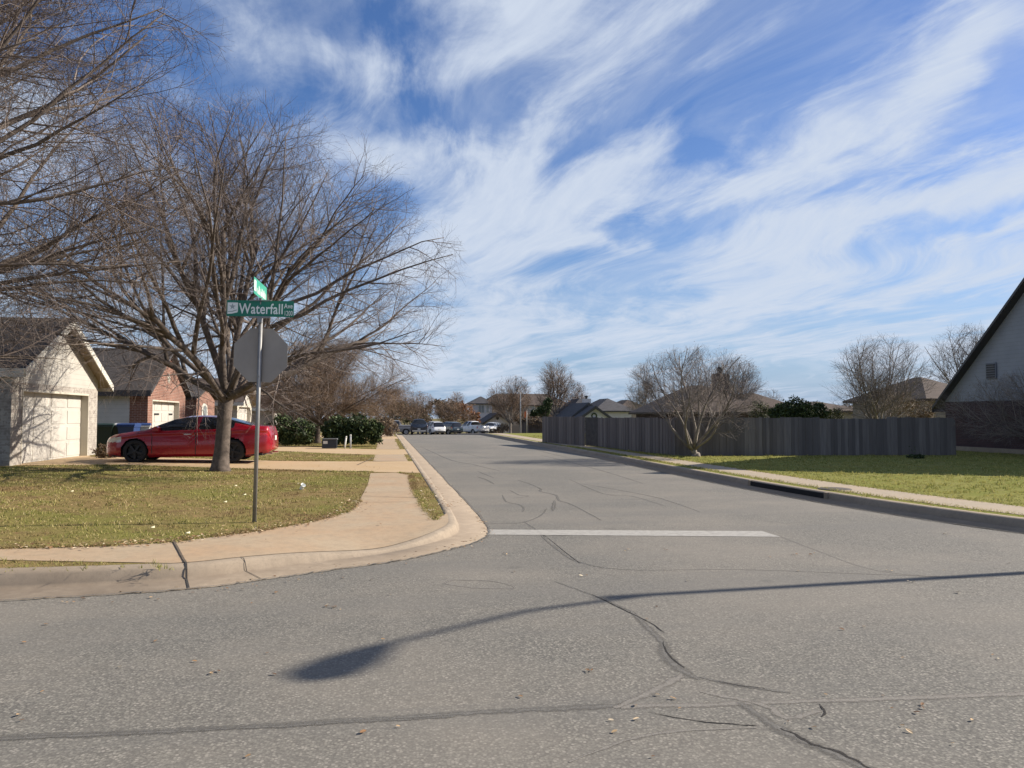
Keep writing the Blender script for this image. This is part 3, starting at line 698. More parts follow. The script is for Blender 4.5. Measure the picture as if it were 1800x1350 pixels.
blades('grass', [(p.x, p.y) for p in rb] + [p for p in rw0][::-1], [], 16000, .01, .045, M['blade_dry'], 'thin grass strip between right curb and walk', 60, .012)
def leaves(name, pts, size, mat, label, cat='leaves', flat=0.3):
    rnd = random.Random(3); mb = MB()
    for p in pts:
        s_ = size*rnd.uniform(.6, 1.4); a = rnd.uniform(0, 2*pi); R = Matrix.Rotation(a, 3, 'Z') @ Matrix.Rotation(rnd.uniform(-flat, flat), 3, 'X') @ Matrix.Rotation(rnd.uniform(-flat, flat), 3, 'Y')
        vs = [R @ Vector(v)*s_ + Vector(p) for v in ((-1, 0, .0), (-.3, -.5, .12), (.6, -.4, .1), (1.1, 0, 0), (.5, .45, .14), (-.4, .5, .1))]
        mb.add(vs, [(0, 1, 2, 3), (0, 3, 4, 5)])
    return tag(mb.build(name, mat), label, cat, None, 'stuff')
rnd = random.Random(11); pts = []
for _ in range(900):                                   # thick along the walk edge, thin over the lawn
    i = rnd.randrange(2, len(back)-3); a = Vector(back[i]); b = Vector(back[i+1]); p = a.lerp(b, rnd.random())
    x, y = p.x+rnd.gauss(-.05, .12), p.y+rnd.gauss(.03, .12); pts.append((x, y, hlawn(x, y)+.022))
for _ in range(420):
    x, y = rnd.uniform(-12, 0), rnd.uniform(9.6, 24); pts.append((x, y, hlawn(x, y)+.03))
for _ in range(260):
    a, b = rnd.choice([((728, 860), (722, 838)), ((745, 890), (728, 860)), ((766, 915), (745, 890)), ((797, 902), (750, 840))]); t = rnd.random()
    p = gl(a[0]+(b[0]-a[0])*t, a[1]+(b[1]-a[1])*t); x, y = p.x+rnd.gauss(0, .07), p.y+rnd.gauss(0, .1); pts.append((x, y, hlawn(x, y)+.02))
leaves('fallen_leaves', pts, .022, M['leaf_litter'], 'small fallen leaves scattered over the lawn edge and walk')
pts = []
for _ in range(220):
    i = rnd.randrange(30, min(len(LCs)-2, 100)); p = offset_line(LCs, -.44)[i]; x, y = p.x+rnd.gauss(0, .05), p.y+rnd.uniform(-.4, .4); pts.append((x, y, .012))
for px, py in ((575, 1066), (590, 1068), (890, 975), (1168, 967), (1600, 1024), (1680, 1042), (1395, 975), (1425, 975), (1565, 1004), (1660, 940), (140, 1054), (488, 1042), (1025, 1012), (1100, 968), (350, 1012), (1035, 1182), (370, 1185)):
    for _ in range(3):
        p = gp(px+rnd.uniform(-7, 7), py+rnd.uniform(-2, 2)); pts.append((p.x, p.y, .012))
for _ in range(60):
    p = gp(rnd.uniform(0, 1800), rnd.uniform(960, 1340)); pts.append((p.x, p.y, .010))
leaves('fallen_leaves', pts, .016, M['leaf_litter'], 'tiny leaves and grit specks lying on the asphalt and in the gutter')

# ------------------------------------------------------------------ street sign with stop sign
def text_mesh(name, body, size, mat, parent, mtx, sx=1.0, bold=0.0):
    cu = bpy.data.curves.new(name, 'FONT'); cu.body = body; cu.size = size; cu.extrude = 0.0006; cu.offset = bold; cu.space_character = 1.05
    t = bpy.data.objects.new(name, cu); C.objects.link(t)
    dg = bpy.context.evaluated_depsgraph_get(); me = bpy.data.meshes.new_from_object(t.evaluated_get(dg))
    bpy.data.objects.remove(t); bpy.data.curves.remove(cu)
    me.transform(mtx @ Matrix.Diagonal((sx, 1, 1, 1))); me.materials.clear(); me.materials.append(mat)
    o = bpy.data.objects.new(name, me); C.objects.link(o); o.parent = parent; o.matrix_parent_inverse = parent.matrix_basis.inverted() if parent.parent is None else Matrix()
    return o
def street_sign():
    base = gl(447, 918); base.z = hlawn(base.x, base.y)
    root = empty('street_sign', base, 'grey steel pole carrying the back of an octagonal sign and green Waterfall Ave blades', 'sign')
    D = (Rcam.inverted() @ (base-Vector((0, 0, CAM_Z)))).z*-1
    top = at(459.5, 526, D+.02)
    ax = (top-base).normalized()
    def on(z): return base + ax*((z-base.z)/ax.z)
    MB().tube([base-ax*.2, on(3.30)], .029, 16).build('pole', M['galv'], root, True)
    # view direction frame: the Waterfall blade faces the camera with a slight turn
    r = Vector((cos(YAW), sin(YAW), 0)); f = Vector((-sin(YAW), cos(YAW), 0))
    c = on(2.52)+f*.045
    Rm = Matrix((( r.x, f.x, 0, c.x), (r.y, f.y, 0, c.y), (0, 0, 1, c.z), (0, 0, 0, 1)))
    tilt = Rm @ Matrix.Rotation(radians(1.3), 4, 'Y')
    ro = .383/cos(pi/8)
    octo = [(ro*cos(pi/8+k*pi/4), ro*sin(pi/8+k*pi/4)) for k in range(8)]
    pn = MB().prism(octo, 'y', 0, .003, tilt).build('octagonal_panel', M['sign_back'], root)
    oct2 = [(x*.985, z*.985) for x, z in octo]; oct3 = [(x*.93, z*.93) for x, z in octo]
    MB().prism(oct2, 'y', .0035, .005, tilt).build('panel_border', M['sign_white'], pn)
    MB().prism(oct3, 'y', .0055, .007, tilt).build('panel_face', M['sign_red'], pn)
    tm = tilt @ Matrix.Translation((.27, .008, -.1)) @ Matrix.Rotation(pi, 4, 'Z') @ Matrix.Rotation(pi/2, 4, 'X')
    text_mesh('stop_lettering', 'STOP', .30, M['sign_white'], pn, tm, .78, .004)
    for dz in (.33, -.30):
        m = MB(); p = on(2.52+dz); m.tube([p-f*.034, p+f*.045], .009, 8); m.tube([p-f*.04, p-f*.03], .016, 6)
        m.build('bolt', M['galv'], root)
    # U channel strap seen as the darker strip along the pole
    MB().box(-.052, -.030, -.005, .0, -.37, .37, tilt).box(.034, .05, -.006, -.001, -.37, .37, tilt).build('stiffener', M['sign_back'], root)
    # lower blade
    zc = CAM_Z + (732-542.5)*D/F
    bc = at(457.5, 542.5, D-.01); bc.z += .0
    Bm = Matrix(((r.x, f.x, 0, bc.x), (r.y, f.y, 0, bc.y), (0, 0, 1, bc.z), (0, 0, 0, 1))) @ Matrix.Rotation(radians(1.0), 4, 'Y')
    bl = MB().prism([(-.475, -.108), (-.465, -.114), (.465, -.114), (.475, -.108), (.475, .108), (.465, .114), (-.465, .114), (-.475, .108)], 'y', -.0015, .0015, Bm).build('name_blade', M['sign_green'], root)
    bl['label'] = 'green blade reading Waterfall Ave 1200'
    T = lambda x, z, y=-.004: Bm @ Matrix.Translation((x, y, z)) @ Matrix.Rotation(pi/2, 4, 'X')
    text_mesh('blade_lettering', 'Waterfall', .205, M['sign_white'], bl, T(-.298, -.072), .765, .0030)
    text_mesh('blade_lettering', 'Ave', .096, M['sign_white'], bl, T(.338, .010), .78, .0012)
    text_mesh('blade_lettering', '1200', .096, M['sign_white'], bl, T(.338, -.092), .62, .0006)
    # emblem: pale square with a dark star and a wave below
    e = MB().prism([(-.462, -.082), (-.40, -.078), (-.33, -.062), (-.315, -.052), (-.315, .080), (-.462, .080)], 'y', -.004, -.002, Bm).build('emblem', M['sign_white'], bl)
    star = [((.048 if k % 2 == 0 else .019)*sin(k*pi/5)-.392, (.048 if k % 2 == 0 else .019)*cos(k*pi/5)+.022) for k in range(10)]
    s2 = MB(); n = 10
    s2.add([Bm @ Vector((-.392, -.0052, .022))] + [Bm @ Vector((x, -.0052, z)) for x, z in star], [(0, 1+(k+1) % n, 1+k) for k in range(n)])
    s2.add([Bm @ Vector(v) for v in ((-.455, -.0052, -.045), (-.40, -.0052, -.040), (-.335, -.0052, -.020), (-.325, -.0052, -.030), (-.39, -.0052, -.052), (-.455, -.0052, -.057))], [(0, 5, 4, 1), (1, 4, 3, 2)])
    s2.build('emblem_star', M['sign_grey'], bl)
    # bracket plates above and below the blade
    MB().box(-.16, .15, -.012, .012, -.135, -.110, Bm).box(-.028, .028, -.03, .03, -.20, -.13, Bm).build('bracket', M['galv'], root)
    MB().box(-.16, .15, -.012, .012, .108, .124, Bm).box(-.02, .02, -.02, .02, .12, .15, Bm).build('bracket', M['galv'], root)
    # crossing blade on top, seen at a narrow angle
    p0 = at(446, 500, D-.45); p1 = at(469, 517, D+.52)
    d = Vector((p1.x-p0.x, p1.y-p0.y, 0)).normalized(); nrm = Vector((d.y, -d.x, 0)); cc = (p0+p1)/2; cc.z = bc.z+.15+.114
    Um = Matrix(((d.x, nrm.x, 0, cc.x), (d.y, nrm.y, 0, cc.y), (0, 0, 1, cc.z), (0, 0, 0, 1)))
    ub = MB().box(-.475, .475, -.0015, .0015, -.114, .114, Um).build('name_blade', M['sign_green_pale'], root)
    ub['label'] = 'crossing blade painted sunlit green, seen nearly edge on'
    fl = MB(); r_ = random.Random(4)
    fl.box(-.455, -.33, .002, .004, -.07, .08, Um)
    for k in range(16):
        x = -.27+k*.043; h_ = r_.uniform(.05, .13); fl.box(x, x+r_.uniform(.014, .03), .002, .004, -.08, -.08+h_, Um @ Matrix.Rotation(0, 4, 'Y'))
    fl.build('faded_lettering', M['sign_white'], ub)
street_sign()

# ------------------------------------------------------------------ houses
def house(xf, y0, y1, xb, zg, eave, peak, wallm, gablem, sidem, roofm, label, door=None, doorm='garage_cream', ovf=.55, ove=.42, lintel=2.62, side_return=None, rake='trim_white', group=None, foot=True, overleft=None, name='house', sign=1, doorlabel=None):
    """gable front facing +X at x = xf (sign = 1) or facing -X (sign = -1)"""
    root = empty(name, (xf, (y0+y1)/2, zg), label, 'house', group)
    ym = (y0+y1)/2; g = zg-.05; s_ = sign
    X = lambda d: xf - s_*d                     # depth into the building
    def bx(mb, a, b, *r):
        x0, x1 = sorted((X(a), X(b))); return mb.box(x0, x1, *r)
    sl = (peak-eave)/(y1-ym)
    w = MB()
    if door:
        d0, d1, dz = door
        bx(w, 0, .3, y0, d0, g, lintel); bx(w, 0, .3, d1, y1, g, lintel); bx(w, 0, .3, d0, d1, dz, lintel)
    else: bx(w, 0, .3, y0, y1, g, lintel)
    w.build('front_wall', M[wallm], root)
    gb = MB(); x0, x1 = sorted((X(-.003), X(.28)))
    gb.prism([(y0, lintel), (y1, lintel), (y1, eave), (ym, peak), (y0, eave)], 'x', x0, x1)
    gb.build('gable', M[gablem], root)
    if side_return:
        m = MB(); bx(m, .302, side_return, y0, y0+.25, g, eave-.02); m.build('side_wall', M[wallm], root)
        m = MB(); bx(m, side_return+.002, abs(xb-xf), y0, y0+.2, g, eave-.02); m.build('side_wall', M[sidem], root); m = MB(); bx(m, .302, abs(xb-xf), y1-.2, y1, g, eave-.02); m.build('side_wall', M[sidem], root)
    else:
        for ya, yb in ((y0, y0+.2), (y1-.2, y1)): m = MB(); bx(m, .302, abs(xb-xf), ya, yb, g, eave-.02); m.build('side_wall', M[sidem], root)
    m = MB(); x0, x1 = sorted((X(abs(xb-xf)-.2), X(abs(xb-xf)))); m.prism([(y0+.2, g), (y1-.2, g), (y1-.2, eave), (ym, peak-.05), (y0+.2, eave)], 'x', x0, x1); m.build('rear_wall', M[sidem], root)
    th = .14; x0, x1 = sorted((X(-ovf), X(abs(xb-xf)+.3))); ol = ove if overleft is None else overleft
    roof = MB()
    for sd, oe in ((-1, ol), (1, ove)):
        ye = ym + sd*((y1-ym)+oe); ze = eave - sl*oe
        roof.prism([(ym, peak+.03), (ye, ze+.03), (ye, ze+th), (ym, peak+th+.04)], 'x', x0, x1)
    rf = roof.build('roof', M[roofm], root)
    fa = MB()
    for sd, oe in ((-1, ol), (1, ove)):
        ye = ym + sd*((y1-ym)+oe); ze = eave - sl*oe
        xa, xb_ = sorted((X(-ovf-.001), X(-ovf-.03)))
        fa.prism([(ym, peak-(.10 if rake == 'trim_white' else .0)), (ye, ze-(.12 if rake == 'trim_white' else .02)), (ye, ze+th-.03), (ym, peak+th)], 'x', xa, xb_)
        ya, yb_ = sorted((ye+sd*.001, ye+sd*.03)); fa.box(x0, x1, ya, yb_, ze-.12, ze+th-.02)
    fa.build('fascia', M[rake], rf)
    so = MB()
    for sd, oe in ((-1, ol), (1, ove)):
        ye = ym + sd*((y1-ym)+oe); ze = eave - sl*oe
        so.prism([(ym, peak-.005), (ye, ze-.005), (ye, ze+.025), (ym, peak+.025)], 'x', x0+.01, x1-.01)
    so.build('soffit', M['soffit' if rake == 'trim_white' else rake], rf)
    if door:
        d0, d1, dz = door; dm = MB(); bx(dm, .24, .29, d0-.02, d1+.02, g, dz+.02)
        dr = dm.build('garage_door', M[doorm], root)
        if doorlabel: dr['label'] = doorlabel
        pn = MB(); hgt = (dz-zg)/4; nn = 4
        for i in range(4):
            for j in range(nn):
                a = d0+(d1-d0)*(j+.06)/nn; b = d0+(d1-d0)*(j+.94)/nn
                bx(pn, .225, .245, a, b, zg+hgt*i+.06, zg+hgt*(i+1)-.05)
        pn.build('door_panel', M[doorm], dr)
        tr = MB(); bx(tr, -.012, .24, d0-.003, d0+.04, g, dz); bx(tr, -.012, .24, d1-.04, d1+.003, g, dz); bx(tr, -.012, .24, d0+.04, d1-.04, dz-.06, dz+.003)
        tr.build('door_frame', M['cream'], root)
    return root
ZG = 0.28
h1 = house(-10.2, 23.3, 29.8, -24, ZG, 2.92, 4.62, 'white_brick', 'cream_siding', 'white_brick', 'shingle_dark', 'cream garage gable with pale brick piers nearest on the left', (23.95, 28.95, 2.43), 'garage_cream', .36, .45, 2.62, overleft=.10, doorlabel='cream sectional garage door facing the drive')
h2 = house(-10.2, 35.8, 42.2, -26, ZG, 2.85, 4.72, 'red_brick', 'red_brick', 'white_siding', 'shingle_dark', 'red brick garage gable with white side wall behind the red car', (36.45, 41.0, 2.40), 'garage_cream', .22, .35, 2.60, side_return=.75, rake='trim_dark')
# brick star and hinges on the second house
m = MB(); cx, cy, cz = -10.19, 39.0, 3.45
st = [((.30 if k % 2 == 0 else .12)*sin(k*pi/5)+cy, (.30 if k % 2 == 0 else .12)*cos(k*pi/5)+cz) for k in range(10)]
m.add([(cx+.07, cy, cz)]+[(cx+.006, y, z) for y, z in st], [(0, 1+(k+1) % 10, 1+k) for k in range(10)]); m.build('wall_star', M['cream'], h2)
for ya, yb in ((37.6, 38.3), (40.0, 40.6)): m = MB(); m.box(-10.42, -10.40, ya, yb, 1.72, 1.80); m.build('door_hinge', M['black'], h2)
# entrance wing with the arched window
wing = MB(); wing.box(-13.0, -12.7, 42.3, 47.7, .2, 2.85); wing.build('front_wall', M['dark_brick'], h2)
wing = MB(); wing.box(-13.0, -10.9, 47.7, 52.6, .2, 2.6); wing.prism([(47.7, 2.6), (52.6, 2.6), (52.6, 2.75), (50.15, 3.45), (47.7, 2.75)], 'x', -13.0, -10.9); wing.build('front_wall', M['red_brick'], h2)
wr = MB(); wr.prism([(-12.2, 2.85), (-12.2, 2.97), (-18, 4.5), (-18, 4.38)], 'y', 42.6, 53.2); wr.prism([(-24.0, 2.60), (-24.0, 2.72), (-18, 4.5), (-18, 4.38)], 'y', 42.6, 53.2)
for sd in (-1, 1): wr.prism([(50.15, 3.48), (50.15+sd*2.8, 2.70), (50.15+sd*2.8, 2.82), (50.15, 3.60)], 'x', -15, -10.7)
wr.build('roof', M['shingle_dark'], h2)
wf = MB(); arch = [(48.95, .9), (50.45, .9), (50.45, 2.05)] + [(49.7+.75*cos(t), 2.05+.42*sin(t)) for t in (pi*.2, pi*.4, pi*.6, pi*.8)] + [(48.95, 2.05)]
wf.prism(arch, 'x', -10.9, -10.86); wo = wf.build('window', M['trim_white'], h2)
wf = MB(); wf.prism([((y-49.7)*.62+49.7, (z-1.6)*.86+1.6) for y, z in arch], 'x', -10.86, -10.845); wf.build('pane', M['pane_grey'], wo)
h3 = house(-10.2, 56.6, 62.6, -24, ZG, 2.75, 4.3, 'cream', 'cream_siding', 'tan_siding', 'shingle_brown', 'third house on the left with cream garage door past the tree trunk', (57.2, 61.9, 2.4), 'garage_cream', .5, .45, 2.6, rake='trim_white')
h4 = house(-10.2, 75, 82, -26, 0.1, 2.55, 4.4, 'tan_siding', 'tan_siding', 'tan_siding', 'shingle_brown', 'tan house with brown roof behind the left hedges', (75.8, 81, 2.2), 'garage_cream', .5, .45, 2.4)

# right hand house: street-facing gable in its own shade
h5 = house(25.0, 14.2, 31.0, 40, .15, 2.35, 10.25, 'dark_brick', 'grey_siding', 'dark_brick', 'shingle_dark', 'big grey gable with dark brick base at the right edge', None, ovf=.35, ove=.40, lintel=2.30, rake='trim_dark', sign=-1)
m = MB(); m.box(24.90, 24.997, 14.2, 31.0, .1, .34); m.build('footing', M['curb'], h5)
v = at(1737, 652, 32.5); vy = 28.25; m = MB(); m.box(24.94, 24.99, vy-.27, vy+.27, 3.22, 3.88); vo_ = m.build('gable_vent', plain('vent_grey', (.15, .16, .18), .7, .1), h5)
m = MB()
for k in range(6): m.box(24.915, 24.938, vy-.22, vy+.22, 3.26+k*.1, 3.32+k*.1)
m.build('louvre', M['trim_dark'], vo_)

def simple_house(name, label, cx, cy, w, d, z0, eave, ridge, wallm, roofm, hip=2.5, axis='x', storeys=1, windows=(), chimney=None, front=-1, rz=0.0, group=None):
    """box house with a hipped roof; front faces -Y; windows: (x, z, w, h) offsets from centre"""
    root = empty(name, (cx, cy, z0), label, 'house', group)
    x0, x1, y0, y1 = cx-w/2, cx+w/2, cy-d/2, cy+d/2
    MB().box(x0, x1, y0, y1, z0-.3, eave).build('wall', M[wallm], root)
    o_ = .5
    a, b, c, e = (x0-o_, y0-o_), (x1+o_, y0-o_), (x1+o_, y1+o_), (x0-o_, y1+o_)
    if w >= d: r0, r1 = (x0+hip, cy), (x1-hip, cy)
    else: r0, r1 = (cx, y0+hip), (cx, y1-hip)
    vs = [(*a, eave), (*b, eave), (*c, eave), (*e, eave), (*r0, ridge), (*r1, ridge), (*a, eave-.15), (*b, eave-.15), (*c, eave-.15), (*e, eave-.15)]
    fs = ([(0, 1, 5, 4), (1, 2, 5), (2, 3, 4, 5), (3, 0, 4)] if w >= d else [(0, 1, 4), (1, 2, 5, 4), (2, 3, 5), (3, 0, 4, 5)]) + [(6, 7, 1, 0), (7, 8, 2, 1), (8, 9, 3, 2), (9, 6, 0, 3), (9, 8, 7, 6)]
    rf = mesh_obj('roof', vs, fs, M[roofm], root)
    for wx, wz, ww, wh in windows:
        fr = MB().box(cx+wx-ww/2-.08, cx+wx+ww/2+.08, y0-.05, y0-.002, wz-wh/2-.08, wz+wh/2+.08).build('window', M['trim_white'], root)
        MB().box(cx+wx-ww/2, cx+wx+ww/2, y0-.065, y0-.052, wz-wh/2, wz+wh/2).build('pane', M['pane_grey'], fr)
        MB().box(cx+wx-.02, cx+wx+.02, y0-.075, y0-.066, wz-wh/2, wz+wh/2).build('mullion', M['trim_white'], fr)
    if chimney:
        hx, hy, hw, hz, hm = chimney
        ch = MB().box(hx-hw/2, hx+hw/2, hy-hw*.35, hy+hw*.35, eave-.2, hz).build('chimney', M[hm], rf)
        m = MB(); m.lathe([(.0, hz), (.11, hz), (.11, hz+.22), (.26, hz+.22), (.26, hz+.42), (.18, hz+.52), (0, hz+.52)], (hx, hy, 0), 'z', 12); m.build('chimney_cap', M['black'], rf)
    return root
def gable_face(name_root, x0, x1, y, z0, eave, peak, wallm, roofm, depth, parent, trimm='trim_dark', over=.5):
    """gable wing facing -Y added to a house"""
    xm = (x0+x1)/2; sl = (peak-eave)/(x1-xm)
    MB().prism([(x0, z0-.3), (x1, z0-.3), (x1, eave), (xm, peak), (x0, eave)], 'y', y, y+depth).build('gable_wing', M[wallm], parent)
    m = MB()
    for sd in (-1, 1):
        xe = xm+sd*((x1-xm)+over); ze = eave-sl*over
        m.prism([(xm, peak+.03), (xe, ze+.03), (xe, ze+.2), (xm, peak+.24)], 'y', y-.5, y+depth)
    r = m.build('roof', M[roofm], parent)
    m = MB()
    for sd in (-1, 1):
        xe = xm+sd*((x1-xm)+over); ze = eave-sl*over
        m.prism([(xm, peak-.12), (xe, ze-.12), (xe, ze+.2), (xm, peak+.24)], 'y', y-.54, y-.502)
    m.build('fascia', M[trimm], r)
# two storey house at the end of the street
def X_at(px, y): # world x seen at pixel column px at world y
    k = (px-900)/F
    return (k*y*cos(YAW) - y*sin(YAW)) / (cos(YAW) + k*sin(YAW)) if False else (lambda r: r.x/r.y*y)(ray(px, 732))
def Z_at(py, px, y):
    r = ray(px, py); return CAM_Z + r.z/r.y*y
Yb = 138.0; xa, xb2 = X_at(850, Yb), X_at(1000, Yb); zr = Z_at(692, 930, Yb+4)
tw = simple_house('house', 'two storey house with long brown hipped roof at the end of the street', (xa+xb2)/2, Yb+5, xb2-xa, 10, -2.4, Z_at(712, 930, Yb), zr, 'tan_siding', 'shingle_brown', 3.0,
    windows=[(X_at(895, Yb)-(xa+xb2)/2, Z_at(722, 895, Yb), 1.2, 1.5), (X_at(930, Yb)-(xa+xb2)/2, Z_at(719, 930, Yb), 2.0, 1.5), (X_at(986, Yb)-(xa+xb2)/2, Z_at(720, 986, Yb), 1.5, 1.5)])
xl0, xl1 = X_at(829, 134), X_at(865, 134); ev = Z_at(709, 850, 134)
simple_house('house', 'pale two storey house wing with grey hipped roof above the far garage', (xl0+xl1)/2, 136.5, xl1-xl0, 5, -2.4, ev, Z_at(697, 850, 136), 'lightgrey_siding', 'shingle_grey', 1.2,
    windows=[(-.1, Z_at(719, 850, 134), 1.0, 1.3), (1.0, Z_at(719, 850, 134), .35, 1.3)])
gx0, gx1 = X_at(853, 122), X_at(896, 122)
hg = empty('house', ((gx0+gx1)/2, 122, -1.8), 'low grey garage gable with round vent behind the silver car', 'house')
gable_face('g', gx0, gx1, 122, -1.8, Z_at(742, 870, 122), Z_at(728, 874, 122), 'lightgrey_siding', 'shingle_grey', 9, hg)
gm = (gx0+gx1)/2; zv = Z_at(735, 874, 122)
MB().lathe([(0, 0), (.25, 0), (.25, -.04), (0, -.04)], (gm, 121.99, zv), 'y', 16).build('round_vent', M['black'], hg)
MB().box(gm-1.5, gm+1.5, 121.93, 121.99, -2.0, Z_at(745, 874, 122)).build('garage_door', M['trim_white'], hg)
# house with wreath
Yw = 84.0; wx0, wx1 = X_at(1018, Yw), X_at(1072, Yw)
hw = empty('house', ((wx0+wx1)/2, Yw, -.3), 'white gabled house with a dark wreath above the fence', 'house')
gable_face('w', wx0, wx1, Yw, -.3, Z_at(736, 1045, Yw), Z_at(717, 1045, Yw), 'bright_siding', 'shingle_grey', 8, hw, over=.9)
gable_face('w', X_at(1014, Yw+3), X_at(1052, Yw+3), Yw+3, -.3, Z_at(726, 1033, Yw+3), Z_at(711, 1033, Yw+3), 'bright_siding', 'shingle_grey', 8, hw, over=1.0)
m = MB(); wc = Vector((X_at(1044.5, Yw-.1), Yw-.1, Z_at(731, 1044, Yw)))
m.v = []; 
for i in range(20):
    a = 2*pi*i/20
    for j in range(8):
        b = 2*pi*j/8; R_, r_ = .27, .075
        m.v.append((wc.x+(R_+r_*cos(b))*cos(a), wc.y+r_*sin(b), wc.z+(R_+r_*cos(b))*sin(a)))
for i in range(20):
    for j in range(8): m.f.append((i*8+j, i*8+(j+1) % 8, ((i+1) % 20)*8+(j+1) % 8, ((i+1) % 20)*8+j))
tag(m.build('wreath', M['leaf_dark'], None, True), 'round dark wreath hung on the white gable above the fence', 'wreath')
cx_ = X_at(1034, Yw+6)
ch = MB().box(cx_-.55, cx_+.35, Yw+6, Yw+6.8, 2, Z_at(701, 1034, Yw+6)).build('chimney', M['lightgrey_siding'], hw)
MB().lathe([(0, 0), (.12, 0), (.12, .2), (.22, .2), (.22, .35), (0, .4)], (cx_-.1, Yw+6.4, Z_at(701, 1034, Yw+6)), 'z', 10).build('chimney_cap', M['black'], hw)
def hip_by_px(label, xl, xr, Y, yeave, yridge, wallm, roofm, hip, depth=10, zg=0.1, **k):
    x0, x1 = X_at(xl, Y), X_at(xr, Y)
    return simple_house('house', label, (x0+x1)/2, Y+depth/2, x1-x0, depth, zg, Z_at(yeave, (xl+xr)/2, Y), Z_at(yridge, (xl+xr)/2, Y+depth/2), wallm, roofm, hip, **k)
hip_by_px('dark roofed house left of the wreath house', 1004, 1046, 97, 724, 701, 'lightgrey_siding', 'shingle_grey', 1.8, 8, -.5)
hip_by_px('grey roofed house right of the wreath house behind the fence', 1048, 1110, 92, 722, 701, 'lightgrey_siding', 'shingle_grey', 2.6, 9, -.4)
hip_by_px('dark roofed house left of the small fence tree', 1088, 1145, 96, 722, 703, 'tan_siding', 'shingle_brown', 3.0, 9, -.4)
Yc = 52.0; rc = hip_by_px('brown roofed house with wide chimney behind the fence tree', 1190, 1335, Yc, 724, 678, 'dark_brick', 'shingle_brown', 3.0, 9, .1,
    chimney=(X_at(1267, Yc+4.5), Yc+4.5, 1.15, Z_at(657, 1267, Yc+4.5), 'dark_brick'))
hip_by_px('low brown roofed house left of the dark green shrub', 1296, 1400, 66, 718, 692, 'tan_siding', 'shingle_brown', 2.5, 9)
hip_by_px('low brown roofed house right of the dark green shrub', 1425, 1520, 66, 722, 706, 'tan_siding', 'shingle_brown', 3.5, 9)
hip_by_px('brown roofed house with pale gutter beside the grey gable', 1632, 1745, 44, 701, 664, 'tan_siding', 'shingle_brown', 3.6, 8, .1)
# ------------------------------------------------------------------ fences
def fence(root, pts, h, zf, seedv, matn='fence', topvar=.03, name='boards', bw=.14):
    rnd = random.Random(seedv); mb = MB(); P = [Vector(p) for p in pts]
    rails = MB(); posts = []
    for a, b in zip(P, P[1:]):
        L_ = (b-a).length; d = (b-a)/L_; n = Vector((-d.y, d.x)); k = int(L_/bw); lift = 0
        for i in range(k):
            if rnd.random() < .10: lift = rnd.uniform(-topvar, topvar)
            s0 = a+d*(i*bw); s1 = a+d*(i*bw+bw+.004); o0 = .012*(i % 2)+rnd.uniform(-.004, .004)
            z0 = zf(s0.x, s0.y)-.03; z1 = zf(s0.x, s0.y)+h+lift+rnd.uniform(-.012, .012)
            q = [s0+n*o0, s1+n*o0, s1+n*(o0+.018), s0+n*(o0+.018)]
            mb.add([(p.x, p.y, z0) for p in q]+[(p.x, p.y, z1) for p in q], [(0, 1, 5, 4), (1, 2, 6, 5), (2, 3, 7, 6), (3, 0, 4, 7), (4, 5, 6, 7)])
        for zz in (.35, h*.55, h-.25):
            q = [a+n*.022, b+n*.022, b+n*.06, a+n*.06]; zs = [zf(p.x, p.y) for p in q]
            rails.add([(p.x, p.y, z+zz) for p, z in zip(q, zs)]+[(p.x, p.y, z+zz+.09) for p, z in zip(q, zs)], [(0, 1, 5, 4), (1, 2, 6, 5), (2, 3, 7, 6), (3, 0, 4, 7), (4, 5, 6, 7), (3, 2, 1, 0)])
        m_ = int(L_/2.4)+1
        for i in range(m_+1):
            p = a+d*(L_*i/m_)+n*.11; z = zf(p.x, p.y); posts.append((p, z))
    mb.build(name, M[matn], root); rails.build('rail', M[matn], root)
    for p, z in posts: MB().box(p.x-.045, p.x+.045, p.y-.045, p.y+.045, z-.05, z+h-.06).build('post', M[matn], root)
FH = 1.44
fz = lambda x, y: hlawn(x, y)
pA, pB = gl(953, 777), gl(1190, 801); pE = gl(1676, 800)
pG0, pG1 = gl(1029, 784), gl(1051, 786)
fr = empty('wooden_fence', (pB.x, pB.y, fz(pB.x, pB.y)), 'weathered grey board fence running along the street beside the walk', 'fence')
fence(fr, [(pG1.x, pG1.y), (pB.x, pB.y)], FH, fz, 1)
fence(fr, [(pA.x, pA.y), (pG0.x, pG0.y)], FH+.03, fz, 2)
gt = MB(); d = (Vector(pG0[:2])-Vector(pG1[:2])); L_ = d.length; d /= L_; n = Vector((-d.y, d.x))
for i in range(int(L_/.12)+1):
    s0 = Vector(pG1[:2])+d*(i*.12)-n*.02; s1 = s0+d*.11; z = fz(s0.x, s0.y)
    q = [s0, s1, s1+n*.02, s0+n*.02]; gt.add([(p.x, p.y, z+.03) for p in q]+[(p.x, p.y, z+FH+.02) for p in q], [(0, 1, 5, 4), (1, 2, 6, 5), (2, 3, 7, 6), (3, 0, 4, 7), (4, 5, 6, 7)])
g_ = gt.build('gate', plain('dark_gate_wood', (.055, .052, .05), .9, .3, 5), fr); g_['label'] = 'darker board gate in the fence'
fr2 = empty('wooden_fence', (pE.x, pE.y, fz(pE.x, pE.y)), 'grey board fence from the corner tree across to the brick house', 'fence')
fence(fr2, [(pB.x-.04, pB.y-.03), (pE.x+.1, pE.y-.02)], FH, fz, 3)
# dark fence far off behind the street lamp
ff = empty('wooden_fence', (X_at(930, 108), 108, hlawn(10, 108)), 'dark navy looking fence far behind the street lamp', 'fence')
fence(ff, [(X_at(918, 112.5), 112.5), (X_at(955, 112.5), 112.5)], 2.0, fz, 4)

